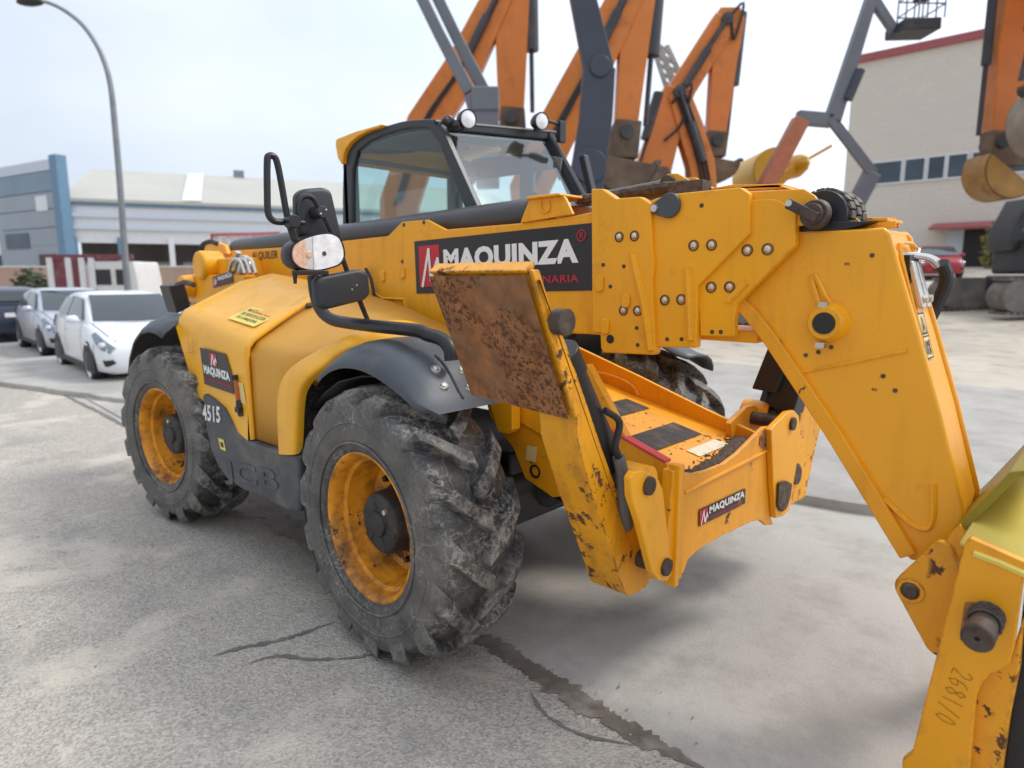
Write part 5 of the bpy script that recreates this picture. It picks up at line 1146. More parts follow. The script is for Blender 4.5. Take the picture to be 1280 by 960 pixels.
    g = MB(); g.prism([(-.32,.60),(.32,.60),(.28,.64),(-.28,.64)], 'x', 1.9, 1.985); g.build('upper_grille', 'plast', t, bev=.006)
    MB().box((1.99,0,.49),(.02,.5,.11)).build('number_plate', 'white', t); MB().box((-1.99,0,.75),(.02,.5,.11)).build('number_plate', 'white', t)
    return t
make_car('white hatchback parked nearest the telehandler, front facing the camera', (-11.1,1.19,0), rad(-3.3), 'carwhite')
make_car('silver hatchback parked right behind the white hatchback', (-16.2,1.52,0), rad(-2), 'carsilver')
make_car('dark blue car at the far left with a red tail lamp showing', (-20.9,1.05,0), rad(177), 'carblue')
make_car('red car parked by the dark doorway of the beige building', (-4.35,33.0,gh(-4.35,33.0)), rad(-70), 'carred', None)

# ================================================================== street lamp
RH = Vector((math.sin(YAW), -math.cos(YAW), 0)); RZ = YAW-PI/2
def espot(d, u):
    """ground point at distance d ahead and u to the right"""
    x = 2.348+math.cos(YAW)*d+RH.x*u; y = -2.748+math.sin(YAW)*d+RH.y*u
    return Vector((x, y, gh(x, y)))
M['galv'] = mat('galvanised_pole', (.24,.25,.26), .5, .3, var=.12, dirt=((.18,.16,.14), 5, .6, .4))
ep = [(-12.22,1.33),(-12.218,2.131),(-12.155,4.573),(-12.14,6.459),(-12.15,7.336),(-12.233,7.951),(-12.435,8.56),(-12.805,9.141),(-13.286,9.54),(-13.737,9.761),(-14.062,9.827)]
b0 = espot(21, ep[0][0]); t = thing('street_lamp', 'tall grey street lamp with a curved arm beyond the parked cars', 'street lamp', b0, RZ)
pp = [(a-ep[0][0], 0, z-b0.z) for a, z in ep]; pp[0] = (pp[1][0]+.0, 0, 0)
pl = smooth_path(pp[1:], 4)
MB().tube([Vector((pp[1][0],0,0))]+pl, [.115]+[.10-.055*i/len(pl) for i in range(len(pl))], 12).build('pole', 'galv', t)
MB().cyl((pp[1][0],0,0), (pp[1][0],0,.9), .17, .15, 16).build('base', 'whiteworn', t, bev=.01)
lh = MB(); e = pp[-1]; lh.ball((e[0]-.25,0,e[2]-.03), (.42,.16,.12), 14); lh.build('lamp_head', 'plast', t)

# ================================================================== truck, wall, bush
M['maroon'] = mat('maroon_panel', (.16,.035,.045), .6, var=.15, vs=2, dirt=((.35,.25,.24), 3, .5, .5))
M['truckwhite'] = mat('white_truck_paint', (.66,.65,.63), .45, var=.05, dirt=((.4,.36,.32), 3, .55, .4))
M['darkwin'] = mat('dark_opening', (.028,.02,.022), .4, var=.2)
def ebox(b, d, px0, px1, z0, z1, org, y0=0, y1=.1): b.box(((px0+px1)/2-org, (y0+y1)/2, (z0+z1)/2), (px1-px0, y1-y0, z1-z0))
tq = [(-18.986,2.601),(-15.377,2.661),(-18.734,2.249),(-18.409,2.249),(-17.563,2.248),(-17.205,2.248),(-17.173,2.248),(-16.457,2.247),(-16.262,2.247),(-15.807,2.247),(-15.579,2.246),(-15.254,2.246)]
b0 = espot(27, tq[0][0]); t = thing('truck', 'white and maroon flatbed truck parked behind the cars', 'truck', b0, RZ); o0 = tq[0][0]
W_ = tq[1][0]-o0; zt = tq[0][1]-b0.z
bd = MB(); bd.box((W_/2,.9,.75),(W_,2.2,.3)); bd.build('bed', 'maroon', t, bev=.02)
hd = MB(); hd.box((W_/2,0,zt-.08),(W_,.1,.22)); hd.build('top_rail', 'maroon', t, bev=.01)
for i in range(4):
    f = [.06, .42, .27, .53][i]; MB().box((W_*f,-.03,(zt+.8)/2),(.24,.08,zt-1.0)).build('side_stake' if i else 'side_stake', 'truckwhite', t, bev=.01)
for f in (.16, .34): MB().box((W_*f,.02,(zt+.9)/2),(.62,.05,zt-1.0)).build('side_panel', 'maroon', t, bev=.01)
cabm = MB(); cabm.prism([(W_*.46,.5),(W_*1.03,.5),(W_*1.03,1.6),(W_*1.0,zt-.25),(W_*.46,zt-.25)], 'y', .0, 1.9); cab_ = cabm.build('cab', 'truckwhite', t, bev=.08)
for a, c in ((.53,.73),(.79,.94)): MB().box((W_*(a+c)/2,-.015,1.72),(W_*(c-a),.05,.62)).build('cab_window', 'darkwin', cab_, bev=.01)
for x in (.2, .9):
    w = MB(); w.lathe([(-.12,0),(-.12,.28),(-.13,.42),(.13,.42),(.13,.2)], (W_*x,.15,.45), (0,1,0), 24); w.build('wheel', 'cartyre', t)
def brick_mat(name, c1, c2, sc):
    k = NB(name); x = k.n('ShaderNodeTexBrick'); x.inputs['Scale'].default_value = sc; x.inputs['Color1'].default_value = (*c1, 1); x.inputs['Color2'].default_value = (*c2, 1); x.inputs['Mortar'].default_value = (.4,.36,.32,1)
    k.l(k.tc.outputs['Object'], x.inputs[0]); k.l(k.mix(k.math('MULTIPLY', k.noise(.6, 5), .5), x.outputs[0], (.42,.33,.27)), k.b.inputs['Base Color']); k.b.inputs['Roughness'].default_value = .9; return k.m
M['brick'] = brick_mat('pale_red_brick', (.40,.24,.18), (.46,.29,.22), 3)
wq = [(-32.291,2.458),(-16.873,2.348)]
b0 = espot(40, wq[0][0]); t = thing('brick_wall', 'low pale red brick wall in front of the long blue and white shed', 'wall', b0, RZ)
WL = wq[1][0]-wq[0][0]; MB().box((WL/2,0,1.15),(WL,.25,2.3)).build('wall', 'brick', t); MB().box((WL/2,0,2.34),(WL,.35,.08)).build('coping', 'truckwhite', t, bev=.01)
M['leaf'] = mat('dark_hedge_leaf', (.045,.07,.028), .7, var=.5, vs=3); M['bark'] = mat('bark', (.10,.07,.05), .9)
def bush(label, b0, w, h, name='bush', m='leaf', n=900):
    t = thing(name, label, 'bush', b0, RZ); b = MB()
    for i in range(n):
        a, c, r = random.uniform(0, 2*PI), random.uniform(-1, 1), random.uniform(.55, 1)**.6*(1+.2*math.sin(5*i))
        s = math.sqrt(1-c*c); p = Vector((w/2*r*s*math.cos(a), w/2*r*s*math.sin(a), h/2+h/2*r*c)); q = random.uniform(.08,.17)
        R = Matrix.Rotation(random.random()*6, 3, 'Z')@Matrix.Rotation(random.random()*3, 3, 'X')
        b.add([p+R@Vector(v) for v in ((-q,0,0),(0,-q*.5,0),(q,0,0),(0,q*.5,0))], [(0,1,2,3)])
    b.build('foliage', m, t, smooth=False)
    tk = MB()
    for i in range(5): a = i*1.3; tk.tube([(0,0,0),(.3*w*math.cos(a)*.5,.3*w*math.sin(a)*.5,h*.4),(.35*w*math.cos(a),.35*w*math.sin(a),h*.75)], [.05,.03,.012], 6)
    tk.build('stem', 'bark', t)
bq_ = [(-21.82,1.773)][0]; bush('rounded dark green bush in front of the low brick wall', espot(30, bq_[0]), 1.5, 2.05)
M['leaf2'] = mat('dry_grass_green', (.13,.14,.05), .85, var=.4); M['leaf3'] = mat('yellow_green_leaf', (.22,.20,.06), .8, var=.4)
vq = [(-17.367,1.496)][0]; bush('low dull green bush against the brick wall beside the lamp', espot(33, vq[0]), 3.2, 1.1, m='leaf2', n=700)
vq = [(25.257,2.852)][0]; bush('yellowish bush beside the red awning', espot(35, vq[0]), 1.0, 2.4, m='leaf3', n=500)

# ================================================================== long blue and white shed
M['bluefac'] = mat('blue_cladding', (.20,.275,.345), .5, var=.1, vs=.3)
M['greyfac'] = mat('grey_blue_cladding', (.30,.34,.385), .5, var=.08, vs=.3)
M['beam'] = mat('blue_beam', (.13,.235,.345), .5, var=.08)
M['cream'] = mat('cream_roof_sheet', (.47,.455,.39), .6, var=.06, vs=.2)
M['whitew'] = mat('white_wall', (.72,.73,.74), .7, var=.04)
M['palegrey'] = mat('pale_grey_fascia', (.55,.60,.66), .6, var=.04)
M['shutter'] = mat('brown_grey_shutter', (.24,.215,.195), .7, var=.25, vs=.5)
A_ = Vector((-51.63,9.78,0)); B_ = Vector((-42.75,30.12,0)); L_ = Vector((-60.18,7.81,0))
t = thing('warehouse', 'long blue and white shed with a cream roof and a tall blue end facade', 'warehouse', A_, math.atan2(B_.y-A_.y, B_.x-A_.x))
lw = (B_-A_).length; ext = lw+14
wp_ = [(0.642,7.046),(0.602,6.619),(0.551,6.083),(0.471,5.223),(0.364,4.088),(0.216,2.508),(19.063,7.001)]
ze = wp_[0][1]; z2, z3, z4, z5 = wp_[1][1], wp_[2][1], wp_[3][1], wp_[4][1]
MB().box((ext/2,6,z5/2+1.0),(ext,.3,z5+1.5)).build('back_wall', 'shutter', t)
MB().box((ext/2,.1,(z5+z2)/2),(ext,.2,z2-z5)).build('front_wall', 'whitew', t)
MB().box((ext/2,-.05,(ze+z2)/2),(ext,.3,ze-z2)).build('eaves_beam', 'beam', t, bev=.02)
MB().box((ext/2,-.12,z3-.12),(ext,.25,.28)).build('fascia_band', 'palegrey', t, bev=.02); MB().box((ext/2,-.12,z4-.1),(ext,.25,.26)).build('fascia_band', 'palegrey', t, bev=.02)
rf = MB(); rf.loft([[(x,-.3,ze+.02),(x,14,ze+3.9),(x,28,ze+.0),(x,28,ze-.2),(x,14,ze+3.6),(x,-.3,ze-.2)] for x in (0,ext)]); roof = rf.build('roof', 'cream', t)
ss = MB(); ss.loft([[(x,-.1,ze+.13),(x+1.3,-.1,ze+.13),(x+1.3,13.8,ze+3.95),(x,13.8,ze+3.95)] for x in (7.5,)]+[[(8.2,-.1,ze+.2),(8.8,-.1,ze+.2),(8.8,13.8,ze+4.0),(8.2,13.8,ze+4.0)]]); ss.build('roof_light', 'whitew', roof)
MB().box((11.8,14,ze+4.1),(.9,.9,.7)).build('roof_vent', 'galv', roof)
for i, x in enumerate([0.6,3.4,6.6,9.8,13,16.2,19.4,22.6,26,30]):
    MB().box((x,-.1,z5/2+.2),(.35,.35,z5+.4)).build('post', 'beam' if i < 2 else 'whitew', t, bev=.02)
for i in range(9): MB().box((2+3.25*i,1.2,1.4),(2.6,.15,2.8)).build('shutter', 'shutter', t)
# end facade
fd = (L_-A_).normalized(); fr = math.atan2(fd.y, fd.x)-math.atan2(B_.y-A_.y, B_.x-A_.x)
Rm = Matrix.Rotation(fr, 3, 'Z'); fp2 = [(-1.166,9.636),(1.081,8.887),(1.389,7.527),(1.654,6.359),(1.935,5.12),(2.22,3.862),(2.522,2.529),(7.389,9.714),(1.977,6.375),(-0.121,7.169)]
FL = (L_-A_).length; zz = [fp2[0][1]]+[fp2[i][1] for i in range(1, 7)]
for i in range(6):
    zh, zl = zz[i], max(zz[i+1], 0) if i < 5 else 0
    MB().box(Rm@Vector((FL/2, 0, (zh+zl)/2)), (FL, .4, zh-zl-.05), rot=Rm).build('facade_panel', ['palegrey','bluefac','greyfac','greyfac','greyfac','greyfac'][i], t, bev=.02)
MB().box(Rm@Vector((-.2,-.05,zz[0]/2+.1)), (.9,.7,zz[0]+.2), rot=Rm).build('corner_pier', 'beam', t, bev=.03)
MB().box(Rm@Vector((FL*.22,.23,(fp2[8][1]+fp2[9][1])/2)), (1.5,.06,1.0), rot=Rm).build('sign_board', 'whitew', t)
MB().box(Rm@Vector((FL*.22,.24,1.7)), (2.2,.08,3.2), rot=Rm).build('doorway', 'darkwin', t)
MB().box(Rm@Vector((FL*.68,.23,4.3)), (3.4,.06,1.1), rot=Rm).build('window_band', 'winglass', t)
q = [(-47.889,10.127),(-42.938,10.32)]; b0 = espot(58, q[0][0])
t = thing('white_building', 'plain white building at the far left edge beside the blue facade', 'building', b0, RZ)
wb = MB(); wl_ = q[1][0]-q[0][0]; wb.box((wl_/2,4,q[0][1]/2),(wl_,8,q[0][1])); wb.build('wall', 'whitew', t); MB().box((wl_/2,4,q[0][1]+.1),(wl_+.3,8.3,.2)).build('roof', 'palegrey', t)
for i in range(2): MB().box((1.0+2.2*i,-.02,3),(1.2,.1,1.2)).build('window', 'winglass', t)

# ================================================================== beige building on the right
def blk_mat():
    k = NB('beige_block_wall'); x = k.n('ShaderNodeTexBrick'); x.inputs['Scale'].default_value = 1.0
    mp = k.n('ShaderNodeMapping'); mp.inputs['Rotation'].default_value = (rad(90), 0, 0); k.l(k.tc.outputs['Object'], mp.inputs[0]); k.l(mp.outputs[0], x.inputs[0])
    for n_, c in (('Color1', (.66,.605,.53,1)), ('Color2', (.63,.575,.505,1)), ('Mortar', (.55,.50,.435,1))): x.inputs[n_].default_value = c
    x.inputs['Mortar Size'].default_value = .012; x.inputs['Brick Width'].default_value = .6; x.inputs['Row Height'].default_value = .3
    k.l(k.mix(k.math('MULTIPLY', k.rng(k.noise(.25, 6), .35, .7), .5), x.outputs[0], (.60,.55,.49)), k.b.inputs['Base Color']); k.b.inputs['Roughness'].default_value = .9; return k.m
M['block'] = blk_mat(); M['redtrim'] = mat('dull_red_trim', (.34,.09,.09), .6, var=.1); M['doordark'] = mat('black_doorway', (.012,.012,.012), .5)
bw = [(-0.398,14.502),(6.618,14.443),(-0.102,2.24),(1.097,8.473),(2.716,8.516),(2.921,8.537),(3.896,8.511),(4.097,8.487),(4.881,8.437),(5.071,8.458),(5.937,8.438),(1.18,7.439),(6.05,7.229),(5.144,4.673),(7.395,4.595),(6.173,4.31),(7.338,2.171),(5.368,4.349),(6.258,2.181)]
Bo = Vector((-10.94,42.2,0)); t = thing('beige_building', 'tall beige block building with red roof trim and a strip of windows', 'building', Bo, 0)
xl = bw[0][0]; zt = bw[0][1]; XR = 17
MB().box(((xl+XR)/2,9,zt/2+.5),(XR-xl,18,zt-1)).build('wall', 'block', t)
MB().box(((xl+XR)/2,9,zt+.1),(XR-xl+.3,18.4,.45)).build('roof_trim', 'redtrim', t, bev=.03)
wz0, wz1 = bw[12][1], bw[10][1]
wn_ = [(bw[i][0], bw[i+1][0]) for i in (3,5,7,9)]+[(bw[10][0]+.25+1.6*i, bw[10][0]+1.6+1.6*i) for i in range(4)]
for a, c in wn_:
    f = MB(); f.box(((a+c)/2,-.02,wz0-.04),(c-a+.16,.16,.08)); f.box(((a+c)/2,-.02,wz1+.04),(c-a+.16,.16,.08)); f.box((a-.04,-.02,(wz0+wz1)/2),(.08,.16,wz1-wz0)); f.box((c+.04,-.02,(wz0+wz1)/2),(.08,.16,wz1-wz0))
    w = f.build('window', 'whitew', t); MB().box(((a+c)/2,-.005,(wz0+wz1)/2),(c-a,.08,wz1-wz0)).build('pane', 'winglass', w)
ax0, ax1, az = bw[13][0], bw[14][0], bw[13][1]
MB().prism([(-1.3,az-.25),(0,az+.05),(0,az-.15),(-1.3,az-.4)], 'x', ax0-.5, ax1+.2).build('awning', 'redtrim', t, bev=.02)
dz1 = bw[15][1]; dz0 = bw[16][1]-.3
MB().box(((bw[15][0]+bw[16][0])/2,-.03,(dz0+dz1)/2),(bw[16][0]-bw[15][0],.12,dz1-dz0)).build('door', 'doordark', t)
MB().box(((bw[17][0]+bw[18][0])/2,-.03,(dz0+dz1)/2),(bw[18][0]-bw[17][0],.10,dz1-dz0)).build('grey_shutter', 'palegrey', t)

# ================================================================== machines behind
M['exorange'] = mat('orange_machine_paint', (.64,.185,.022), .45, var=.1, vs=1.2, dirt=((.24,.07,.02), 2.5, .55, .5))
M['exgrey'] = mat('machine_dark_grey', (.045,.045,.05), .55, var=.25, vs=1.5, dirt=((.2,.17,.14), 2, .55, .5))
M['liftgrey'] = mat('slate_grey_boom_paint', (.15,.155,.175), .5, var=.12, vs=1)
M['liftdark'] = mat('dark_blue_grey_boom', (.042,.05,.07), .5, var=.15, vs=1)
M['bucketm'] = mat('worn_muddy_bucket', (.15,.10,.065), .7, .2, var=.4, vs=2, dirt=((.28,.22,.16), 3, .5, .6))
M['bucketbeige'] = mat('dusty_beige_bucket', (.30,.25,.20), .75, var=.25, vs=2)
M['bucketyel'] = mat('ochre_bucket', (.36,.19,.045), .55, var=.25, vs=2, dirt=((.12,.08,.05), 3, .5, .6))
M['track'] = mat('dusty_track', (.17,.15,.13), .85, var=.3, vs=4)
M['redbrown'] = mat('red_brown_boom', (.42,.13,.06), .5, var=.12)
M['palemast'] = mat('pale_grey_mast', (.42,.43,.40), .6, var=.2, vs=3, dirt=((.2,.19,.17), 4, .5, .6))
def bar(pts, ws, th, name, m, parent, y=0, bev=.03):
    """box-section arm following points in the XZ plane"""
    P = [Vector((a, 0, c)) for a, c in pts]; L, Rr = [], []
    for i, p in enumerate(P):
        t = ((P[min(i+1,len(P)-1)]-p).normalized()+(p-P[max(i-1,0)]).normalized()).normalized(); n = Vector((-t.z,0,t.x)); w = ws[i]/2
        L.append((p+n*w).xz[:]); Rr.append((p-n*w).xz[:])
    return MB().prism([tuple(q) for q in L+Rr[::-1]], 'y', y-th/2, y+th/2).build(name, m, parent, bev=bev)
def loc2(pts, u0, z0): return [(a-u0, z-z0) for a, z in pts]
def bucket_mb(c, r, w, a0, a1, th=.05):
    b = MB(); P = arc(c[0], c[1], r, a0, a1, 12); I = arc(c[0], c[1], r-th, a0, a1, 12)
    b.prism(P+I[::-1], 'y', -w/2, w/2)
    for s in (-1, 1): b.prism(P, 'y', s*w/2, s*(w/2-.05))
    for i in range(5):
        e = P[-1]; d = (P[-1][0]-P[-2][0], P[-1][1]-P[-2][1]); L = math.hypot(*d); y = -w/2+w*(i+.5)/5
        b.box((e[0]+d[0]/L*.08, y, e[1]+d[1]/L*.08), (.14,.09,.10))
    return b
def excavator(label, d, u0, boom, bw_, stick, sw_, bk, paint='exorange', bm='bucketm', flip=1, group='excavators standing behind the telehandler', house=None, rc=.19, hx=0):
    base = espot(d, u0); z0 = base.z; t = thing('excavator', label, 'excavator', base, RZ, group)
    for s in (-1, 1):
        tr = round_poly([(-1.9,.05),(1.9,.05),(2.15,.45),(1.9,.85),(-1.9,.85),(-2.15,.45)], .3); tk = MB().prism(tr, 'y', s*1.2-.3, s*1.2+.3).build('track', 'track', t, bev=.03)
        ch = MB()
        for i in range(26):
            ch.box((-1.9+.152*i, s*1.2, .03), (.10,.62,.06)); ch.box((-1.9+.152*i, s*1.2, .87), (.10,.62,.06))
        o = ch.build('track_shoes', 'track', tk); o['kind'] = 'stuff'
    MB().box((0,0,.7),(1.6,2.0,.5)).build('undercarriage', 'exgrey', t, bev=.05)
    MB().prism([(x+hx, z) for x, z in [(-2.3*flip,1.0),(1.2*flip,1.0),(1.2*flip,1.9),(-.8*flip,2.1),(-2.3*flip,2.0)]], 'y', -1.3, 1.3).build('house', house or paint, t, bev=.08)
    MB().prism([(x+hx, z) for x, z in [(-2.75*flip,1.05),(-2.3*flip,1.0),(-2.3*flip,2.0),(-2.7*flip,1.8)]], 'y', -1.25, 1.25).build('counterweight', 'exgrey', t, bev=.08)
    cb = MB().prism([(x+hx, z) for x, z in [(-.2*flip,1.95),(1.35*flip,1.6),(1.4*flip,2.1),(1.0*flip,3.0),(-.2*flip,3.05)]], 'y', .35, 1.3).build('cab', 'exgrey', t, bev=.05)
    MB().prism([(x+hx, z) for x, z in [(-.05*flip,2.15),(1.2*flip,2.1),(.92*flip,2.85),(-.05*flip,2.9)]], 'y', .33, 1.32).build('window', 'winglass', cb)
    B = loc2(boom, u0, z0); st = loc2(stick, u0, z0)
    bo = bar([((0.6 if flip > 0 else 1.2),1.6)]+B, [bw_[0]]+list(bw_), .5, 'boom', paint, t)
    sk = bar(st, sw_, .42, 'stick', paint, t, y=.02)
    m0 = Vector((B[len(B)//2][0],-.34,B[len(B)//2][1])); e0 = Vector((B[-1][0],-.34,B[-1][1]))
    cy = MB(); cy.cyl(m0, m0.lerp(e0,.55), .11, .11, 14); cy.cyl(m0.lerp(e0,.5), e0, .06, .06, 12); cy.build('boom_cylinder', 'exgrey', bo)
    off = sw_[0]*.62*flip; s0 = Vector((st[0][0]+off,0,st[0][1]-.1)); s1 = Vector((st[-1][0]+off,0,st[-1][1]))
    cy = MB(); cy.cyl(s0, s0.lerp(s1,.55), rc, rc, 14); cy.cyl(s0.lerp(s1,.5), s0.lerp(s1,.95), .06, .06, 12); cy.build('bucket_cylinder', 'exgrey', sk)
    for y, k_ in ((-.30,.15),(-.30,.0),(-.30,-.15)):          # hoses along boom and stick
        hs = [Vector((a+k_*.6, y, c+k_*.5)) for a, c in B]
        MB().tube(smooth_path(hs, 4), .035, 6).build('hose', 'hose', bo)
    MB().tube(smooth_path([Vector((B[-1][0]-.2,-.3,B[-1][1]-.3)), Vector((st[0][0]+.3,-.34,st[0][1]+.05)), Vector((st[0][0]+.1,-.3,st[0][1]-.9)), Vector((st[1][0]*.6+st[0][0]*.4,-.26,st[1][1]*.6+st[0][1]*.4))], 5), .04, 6).build('hose', 'hose', sk)
    for q in (B[-1], st[-1]): MB().cyl((q[0],-.36,q[1]), (q[0],.36,q[1]), .16, .16, 14).build('pivot_pin', 'exgrey', t)
    if bk:
        (cx, cz), r, w, a0, a1 = bk; bucket_mb((cx-u0, cz-z0), r, w, a0, a1).build('bucket', bm, t, bev=.01)
        lk = MB(); e = st[-1]; lk.prism([(e[0]-.25,e[1]+.3),(e[0]+.35,e[1]+.25),(cx-u0+r*.5,cz-z0+.1),(cx-u0-r*.6,cz-z0+.1)], 'y', -.25, .25); lk.build('bucket_linkage', 'bucketm', t, bev=.03)
    return t
e1 = [(-2.988,3.643),(-2.26,5.616),(-1.192,7.111),(-0.152,9.053),(0.01,9.128),(-0.014,5.774)]
excavator('orange excavator whose folded arm rises straight behind the cab roof lamps', 18, [(-3.662,2.703)][0][0], e1[:4], (1.0,.95,.9,.7), [(e1[4][0]-.1,e1[4][1]+.5)]+e1[4:], (.9,.95,.65), ([(0.049,5.334)][0], .66, 1.2, 172, 350))
e2 = [(0.421,3.74),(1.088,5.146),(1.882,6.579),(2.75,8.32),(2.891,8.402),(2.641,5.002)]
excavator('orange excavator with the tallest arm and a muddy brown bucket', 16, [(0.003,2.592)][0][0], e2[:4], (.95,.95,.9,.7), [(e2[4][0]-.05,e2[4][1]+.5)]+e2[4:], (.75,.8,.5), ([(2.546,4.338)][0], .76, 1.4, 170, 350))
e3 = [(3.795,4.194),(4.27,5.507),(4.909,7.053),(6.041,8.856),(6.153,8.898),(5.929,5.595)]
excavator('orange excavator with a small bent arm to the right of the others', 20, [(3.359,2.804)][0][0], e3[:4], (.85,.8,.75,.7), [(e3[4][0],e3[4][1]+.3)]+e3[4:], (.55,.85,.5), ([(5.885,5.056)][0], .66, 1.2, 170, 350))
e4 = [(13.986,6.225),(13.357,7.92),(12.794,9.2),(12.339,9.38),(12.531,8.473),(12.469,7.363),(12.362,5.065)]
excavator('orange excavator at the right edge standing on dusty tracks', 17.5, [(14.011,2.659)][0][0], e4[:3], (.9,.9,.8), e4[3:], (.7,.75,.8,.4), ([(12.627,4.395)][0], .74, .9, 150, 320), bm='bucketyel', flip=-1, house='exgrey', rc=.11, hx=.75)
e6 = [(5.457,2.721),(5.098,4.744),(4.418,6.533),(4.413,6.654),(3.848,4.388)]
excavator('orange excavator with a low stick half hidden among the dark buckets', 18.5, [(5.767,2.721)][0][0], e6[:3], (.7,.7,.6), e6[3:], (.7,.85,.6), ([(4.071,4.262)][0], .6, 1.2, 150, 350), flip=-1)
e5 = [(15.877,6.186),(14.421,8.392),(13.22,9.213),(12.462,8.887),(12.462,8.228),(12.093,6.05)]
excavator('orange excavator mostly out of frame whose dusty beige bucket hangs at the right edge', 16, [(17.642,2.575)][0][0], e5[:4], (.9,.9,.8,.7), e5[3:], (.6,.8,.5), ([(12.71,5.312)][0], .86, 1.0, 95, 280), bm='bucketbeige', flip=-1)
# boom lifts
def lift_base(label, d, u0, name='boom_lift', m='liftgrey', group='boom lifts with raised arms'):
    base = espot(d, u0); t = thing(name, label, 'boom lift', base, RZ, group)
    MB().box((0,0,.75),(2.4,1.5,.5)).build('chassis', m, t, bev=.06)
    for x in (-.9,.9):
        for s in (-1,1):
            w = MB(); w.lathe([(-.15,0),(-.15,.3),(-.13,.45),(.13,.45),(.15,.3),(.15,0)], (x,s*.95,.45), (0,1,0), 24); w.build('wheel', 'cartyre', t)
    MB().prism([(-1.3,1.0),(1.0,1.0),(1.0,1.6),(.4,2.0),(-1.2,1.9)], 'y', -.7, .7).build('turret', m, t, bev=.08)
    return t, base
g = [(-1.95,7.989),(-1.362,6.809),(-0.723,5.628),(-0.588,5.1),(-0.528,3.666)]; u0 = g[-1][0]
t, b0 = lift_base('slate grey boom lift leaning left behind the cab roof', 15, u0); gl_ = loc2(g, u0, b0.z)
for y, dx in ((-.16,-.18),(.16,.18)): bar([(a+dx, c) for a, c in gl_[:3]], (.24,.24,.26), .16, 'arm_rail', 'liftgrey', t, y)
bar(gl_[2:], (.62,.62,.5), .5, 'riser', 'liftgrey', t)
MB().box((gl_[2][0]+.15,0,gl_[2][1]-.15),(.6,.6,.5)).build('knuckle', 'liftgrey', t, bev=.05)
g = [(1.254,7.36),(1.684,5.676),(1.64,4.761),(1.514,3.854),(1.459,2.455)]; u0 = g[-1][0]
t, b0 = lift_base('dark blue grey boom lift with a thick kinked arm beside the orange arms', 13.5, u0, m='liftdark'); gl_ = loc2(g, u0, b0.z)
bar(gl_[:2]+[(gl_[1][0]+.02,gl_[1][1]-.15)], (.42,.55,.5), .4, 'upper_arm', 'liftdark', t); bar(gl_[1:], (.6,.62,.65,.5), .5, 'lower_arm', 'liftdark', t)
kk = MB(); kk.cyl((gl_[1][0],-.3,gl_[1][1]), (gl_[1][0],.3,gl_[1][1]), .2, .2, 18); kk.build('knuckle', 'liftdark', t, bev=.02); kk = MB(); kk.cyl((gl_[3][0],-.32,gl_[3][1]), (gl_[3][0],.32,gl_[3][1]), .33, .33, 18); kk.build('knuckle', 'liftdark', t, bev=.02)
g = [(4.696,8.775),(5.22,7.634),(5.989,5.809),(6.331,2.91)]; u0 = g[-1][0]
t, b0 = lift_base('pale grey lattice mast boom lift between two orange arms', 22, u0, m='palemast'); gl_ = loc2(g, u0, b0.z)
for y in (-.35,.35):
    for dx in (-.35,.35): bar([(a+dx*(.3+.25*i), c) for i, (a, c) in enumerate(gl_)], (.13,.13,.13,.13), .12, 'mast_chord', 'palemast', t, y, .01)
lz = MB()
for i in range(12):
    f0, f1 = i/12, (i+1)/12
    def pt(f, s):
        k = f*(len(gl_)-1.001); j = int(k); q = k-j; return Vector((gl_[j][0]+(gl_[j+1][0]-gl_[j][0])*q+s*(.1+.25*f), -.36, gl_[j][1]+(gl_[j+1][1]-gl_[j][1])*q))
    lz.tube([pt(f0,-1), pt(f1,1)], .05, 6); lz.tube([pt(f0,1), pt(f1,-1)], .05, 6); lz.tube([pt(f0,-1)+Vector((0,.72,0)), pt(f1,1)+Vector((0,.72,0))], .05, 6)
lz.build('mast_lacing', 'palemast', t)
g = [(7.175,2.747),(7.19,4.327),(7.992,5.991),(7.877,6.054),(8.857,5.969),(9.711,9.293),(9.636,9.174),(10.342,8.294),(11.356,8.333),(10.085,4.584),(9.632,3.584)]; u0 = g[0][0]
t, b0 = lift_base('articulated boom lift with red brown lower arm and a basket high against the sky', 19, u0, m='liftdark'); q = loc2(g, u0, b0.z)
bar([(0,1.5), q[1], q[2]], (.5,.46,.42), .4, 'lower_arm', 'redbrown', t)
bar([q[3], q[4]], (.36,.36), .3, 'link', 'liftgrey', t); bar([q[4], q[5]], (.42,.26), .3, 'upper_arm', 'liftgrey', t)
c = MB(); a, b_ = Vector((q[4][0]+.3,-.2,q[4][1]+.5)), Vector(((q[4][0]+q[5][0])/2+.15,-.2,(q[4][1]+q[5][1])/2-.4)); c.cyl(a, b_, .12, .12, 12); c.build('lift_cylinder', 'liftdark', t)
for dy, dx in ((-.12,-.12),(.12,.14)): bar([(q[4][0]+dx,q[4][1]), (q[9][0]+dx,q[9][1])], (.2,.2), .12, 'parallel_arm', 'liftgrey', t, dy, .01)
bar([q[9], q[10], (q[10][0]-.6, .9)], (.44,.42,.4), .3, 'tower_arm', 'liftgrey', t)
bar([q[6], q[7]], (.26,.22), .2, 'jib', 'liftgrey', t); bar([q[7], q[8]], (.26,.3), .9, 'basket_floor', 'exgrey', t)
cg = MB(); x0, x1, zb = q[7][0]+.35, q[8][0]+.02, q[8][1]+.1
for y in (-.5,.5):
    for k in range(4): cg.tube([(x0+(x1-x0)*k/3,y,zb),(x0+(x1-x0)*k/3,y,zb+1.1)], .022, 6)
    for z in (.35,.75,1.1): cg.tube([(x0,y,zb+z),(x1,y,zb+z)], .022, 6)
for x in (x0, x1):
    for z in (.35,.75,1.1): cg.tube([(x,-.5,zb+z),(x,.5,zb+z)], .022, 6)
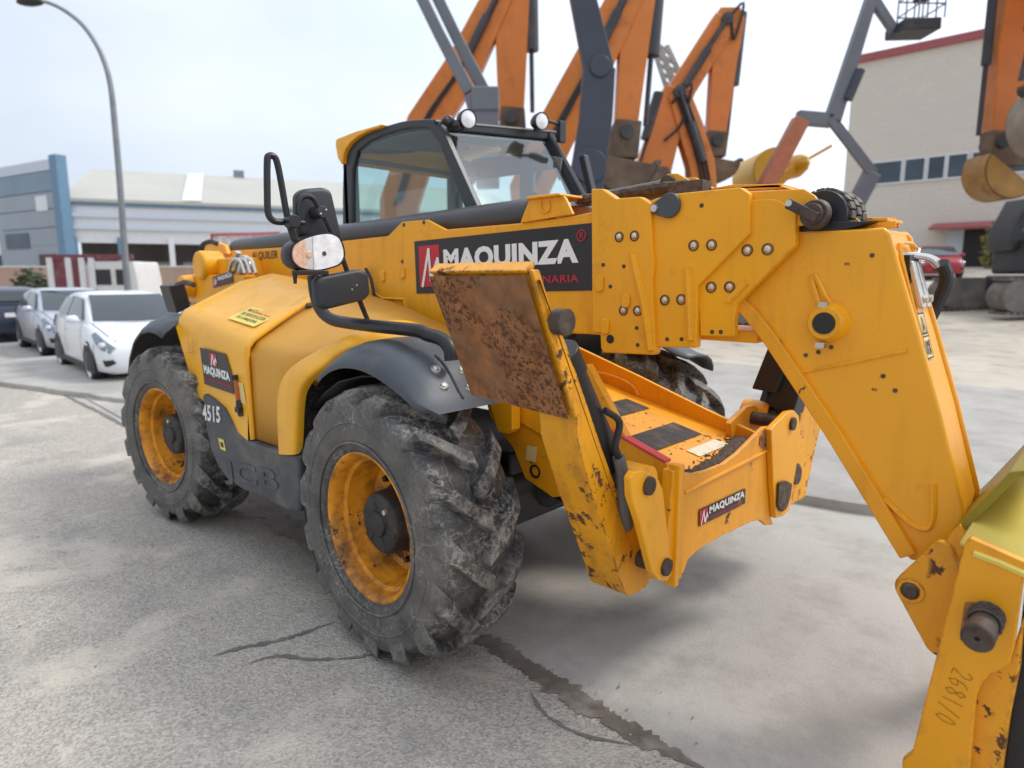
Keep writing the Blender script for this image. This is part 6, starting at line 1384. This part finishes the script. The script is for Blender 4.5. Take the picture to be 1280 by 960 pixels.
cg.build('basket_rails', 'liftgrey', t); MB().box((x0+.25,-.2,zb+.75),(.35,.4,.45)).build('control_box', 'exgrey', t, bev=.04)
# yellow loader
M['ldyel'] = mat('loader_yellow', (.66,.36,.02), .45, var=.1, vs=1)
g = [(7.649,2.908),(8.471,4.888),(9.146,5.261),(10.065,5.781),(7.915,5.063)]; u0 = g[0][0]; base = espot(22, u0)
t = thing('wheel_loader', 'yellow wheel loader with raised bucket behind the red brown boom', 'loader', base, RZ)
MB().prism([(-2.4,.7),(1.2,.7),(1.2,1.5),(.4,1.9),(-2.3,1.8)], 'y', -.9, .9).build('body', 'ldyel', t, bev=.08)
MB().prism([(-1.0,1.8),(.3,1.8),(.1,3.0),(-.9,3.05)], 'y', -.65, .65).build('cab', 'exgrey', t, bev=.06)
for x in (-1.6,.8):
    for s in (-1,1): w = MB(); w.lathe([(-.25,0),(-.25,.4),(-.2,.68),(.2,.68),(.25,.4),(.25,0)], (x,s*1.05,.68), (0,1,0), 28); w.build('wheel', 'cartyre', t)
q = loc2(g, u0, base.z)
for y in (-.5,.5): bar([(.2,1.7), (q[1][0]*.5,q[1][1]*.72), (q[1][0],q[1][1]-.2), q[2]], (.3,.35,.32,.22), .14, 'lift_arm', 'ldyel', t, y, .02)
bucket_mb((q[4][0]+.25,q[4][1]-.1), .70, 2.0, 85, 275).build('bucket', 'ldyel', t, bev=.02)
w = MB(); w.ball((q[2][0],0,q[2][1]-.05), (.28,1.0,.38), 12); w.tube([(q[2][0],-.5,q[2][1]), (q[3][0],-.5,q[3][1])], .05, 8); w.build('quick_coupler', 'ldyel', t)
# second bucket hanging at the right edge and loose red cage trailer behind the boom
q = [(-13.925,3.343),(-10.779,3.775),(-13.89,2.319)]; b0 = espot(31, q[0][0]); t = thing('cage_trailer', 'trailer with a red tube frame and mesh sides behind the boom', 'trailer', b0, RZ)
L = q[1][0]-q[0][0]; H = q[0][1]-b0.z+.3; M['redtube'] = mat('red_tube', (.45,.03,.05), .5); M['mesh'] = mat('pale_mesh_panel', (.55,.52,.5), .7)
fr = MB()
for y in (0,1.6):
    fr.tube([(0,y,.6),(0,y,H),(L,y,H+.1),(L,y,.6)], .07, 8)
fr.box((L/2,.8,.6),(L,1.7,.15)); fr.build('frame', 'redtube', t)
for i in range(8): MB().box((L*(i+.5)/8,.02,(H+.8)/2),(L/8-.06,.02,H-.9)).build('mesh_panel', 'mesh', t)
for x in (.3,.7): w = MB(); w.lathe([(-.1,0),(-.1,.33),(.1,.33),(.1,0)], (L*x,.2,.33), (0,1,0), 20); w.build('wheel', 'cartyre', t)
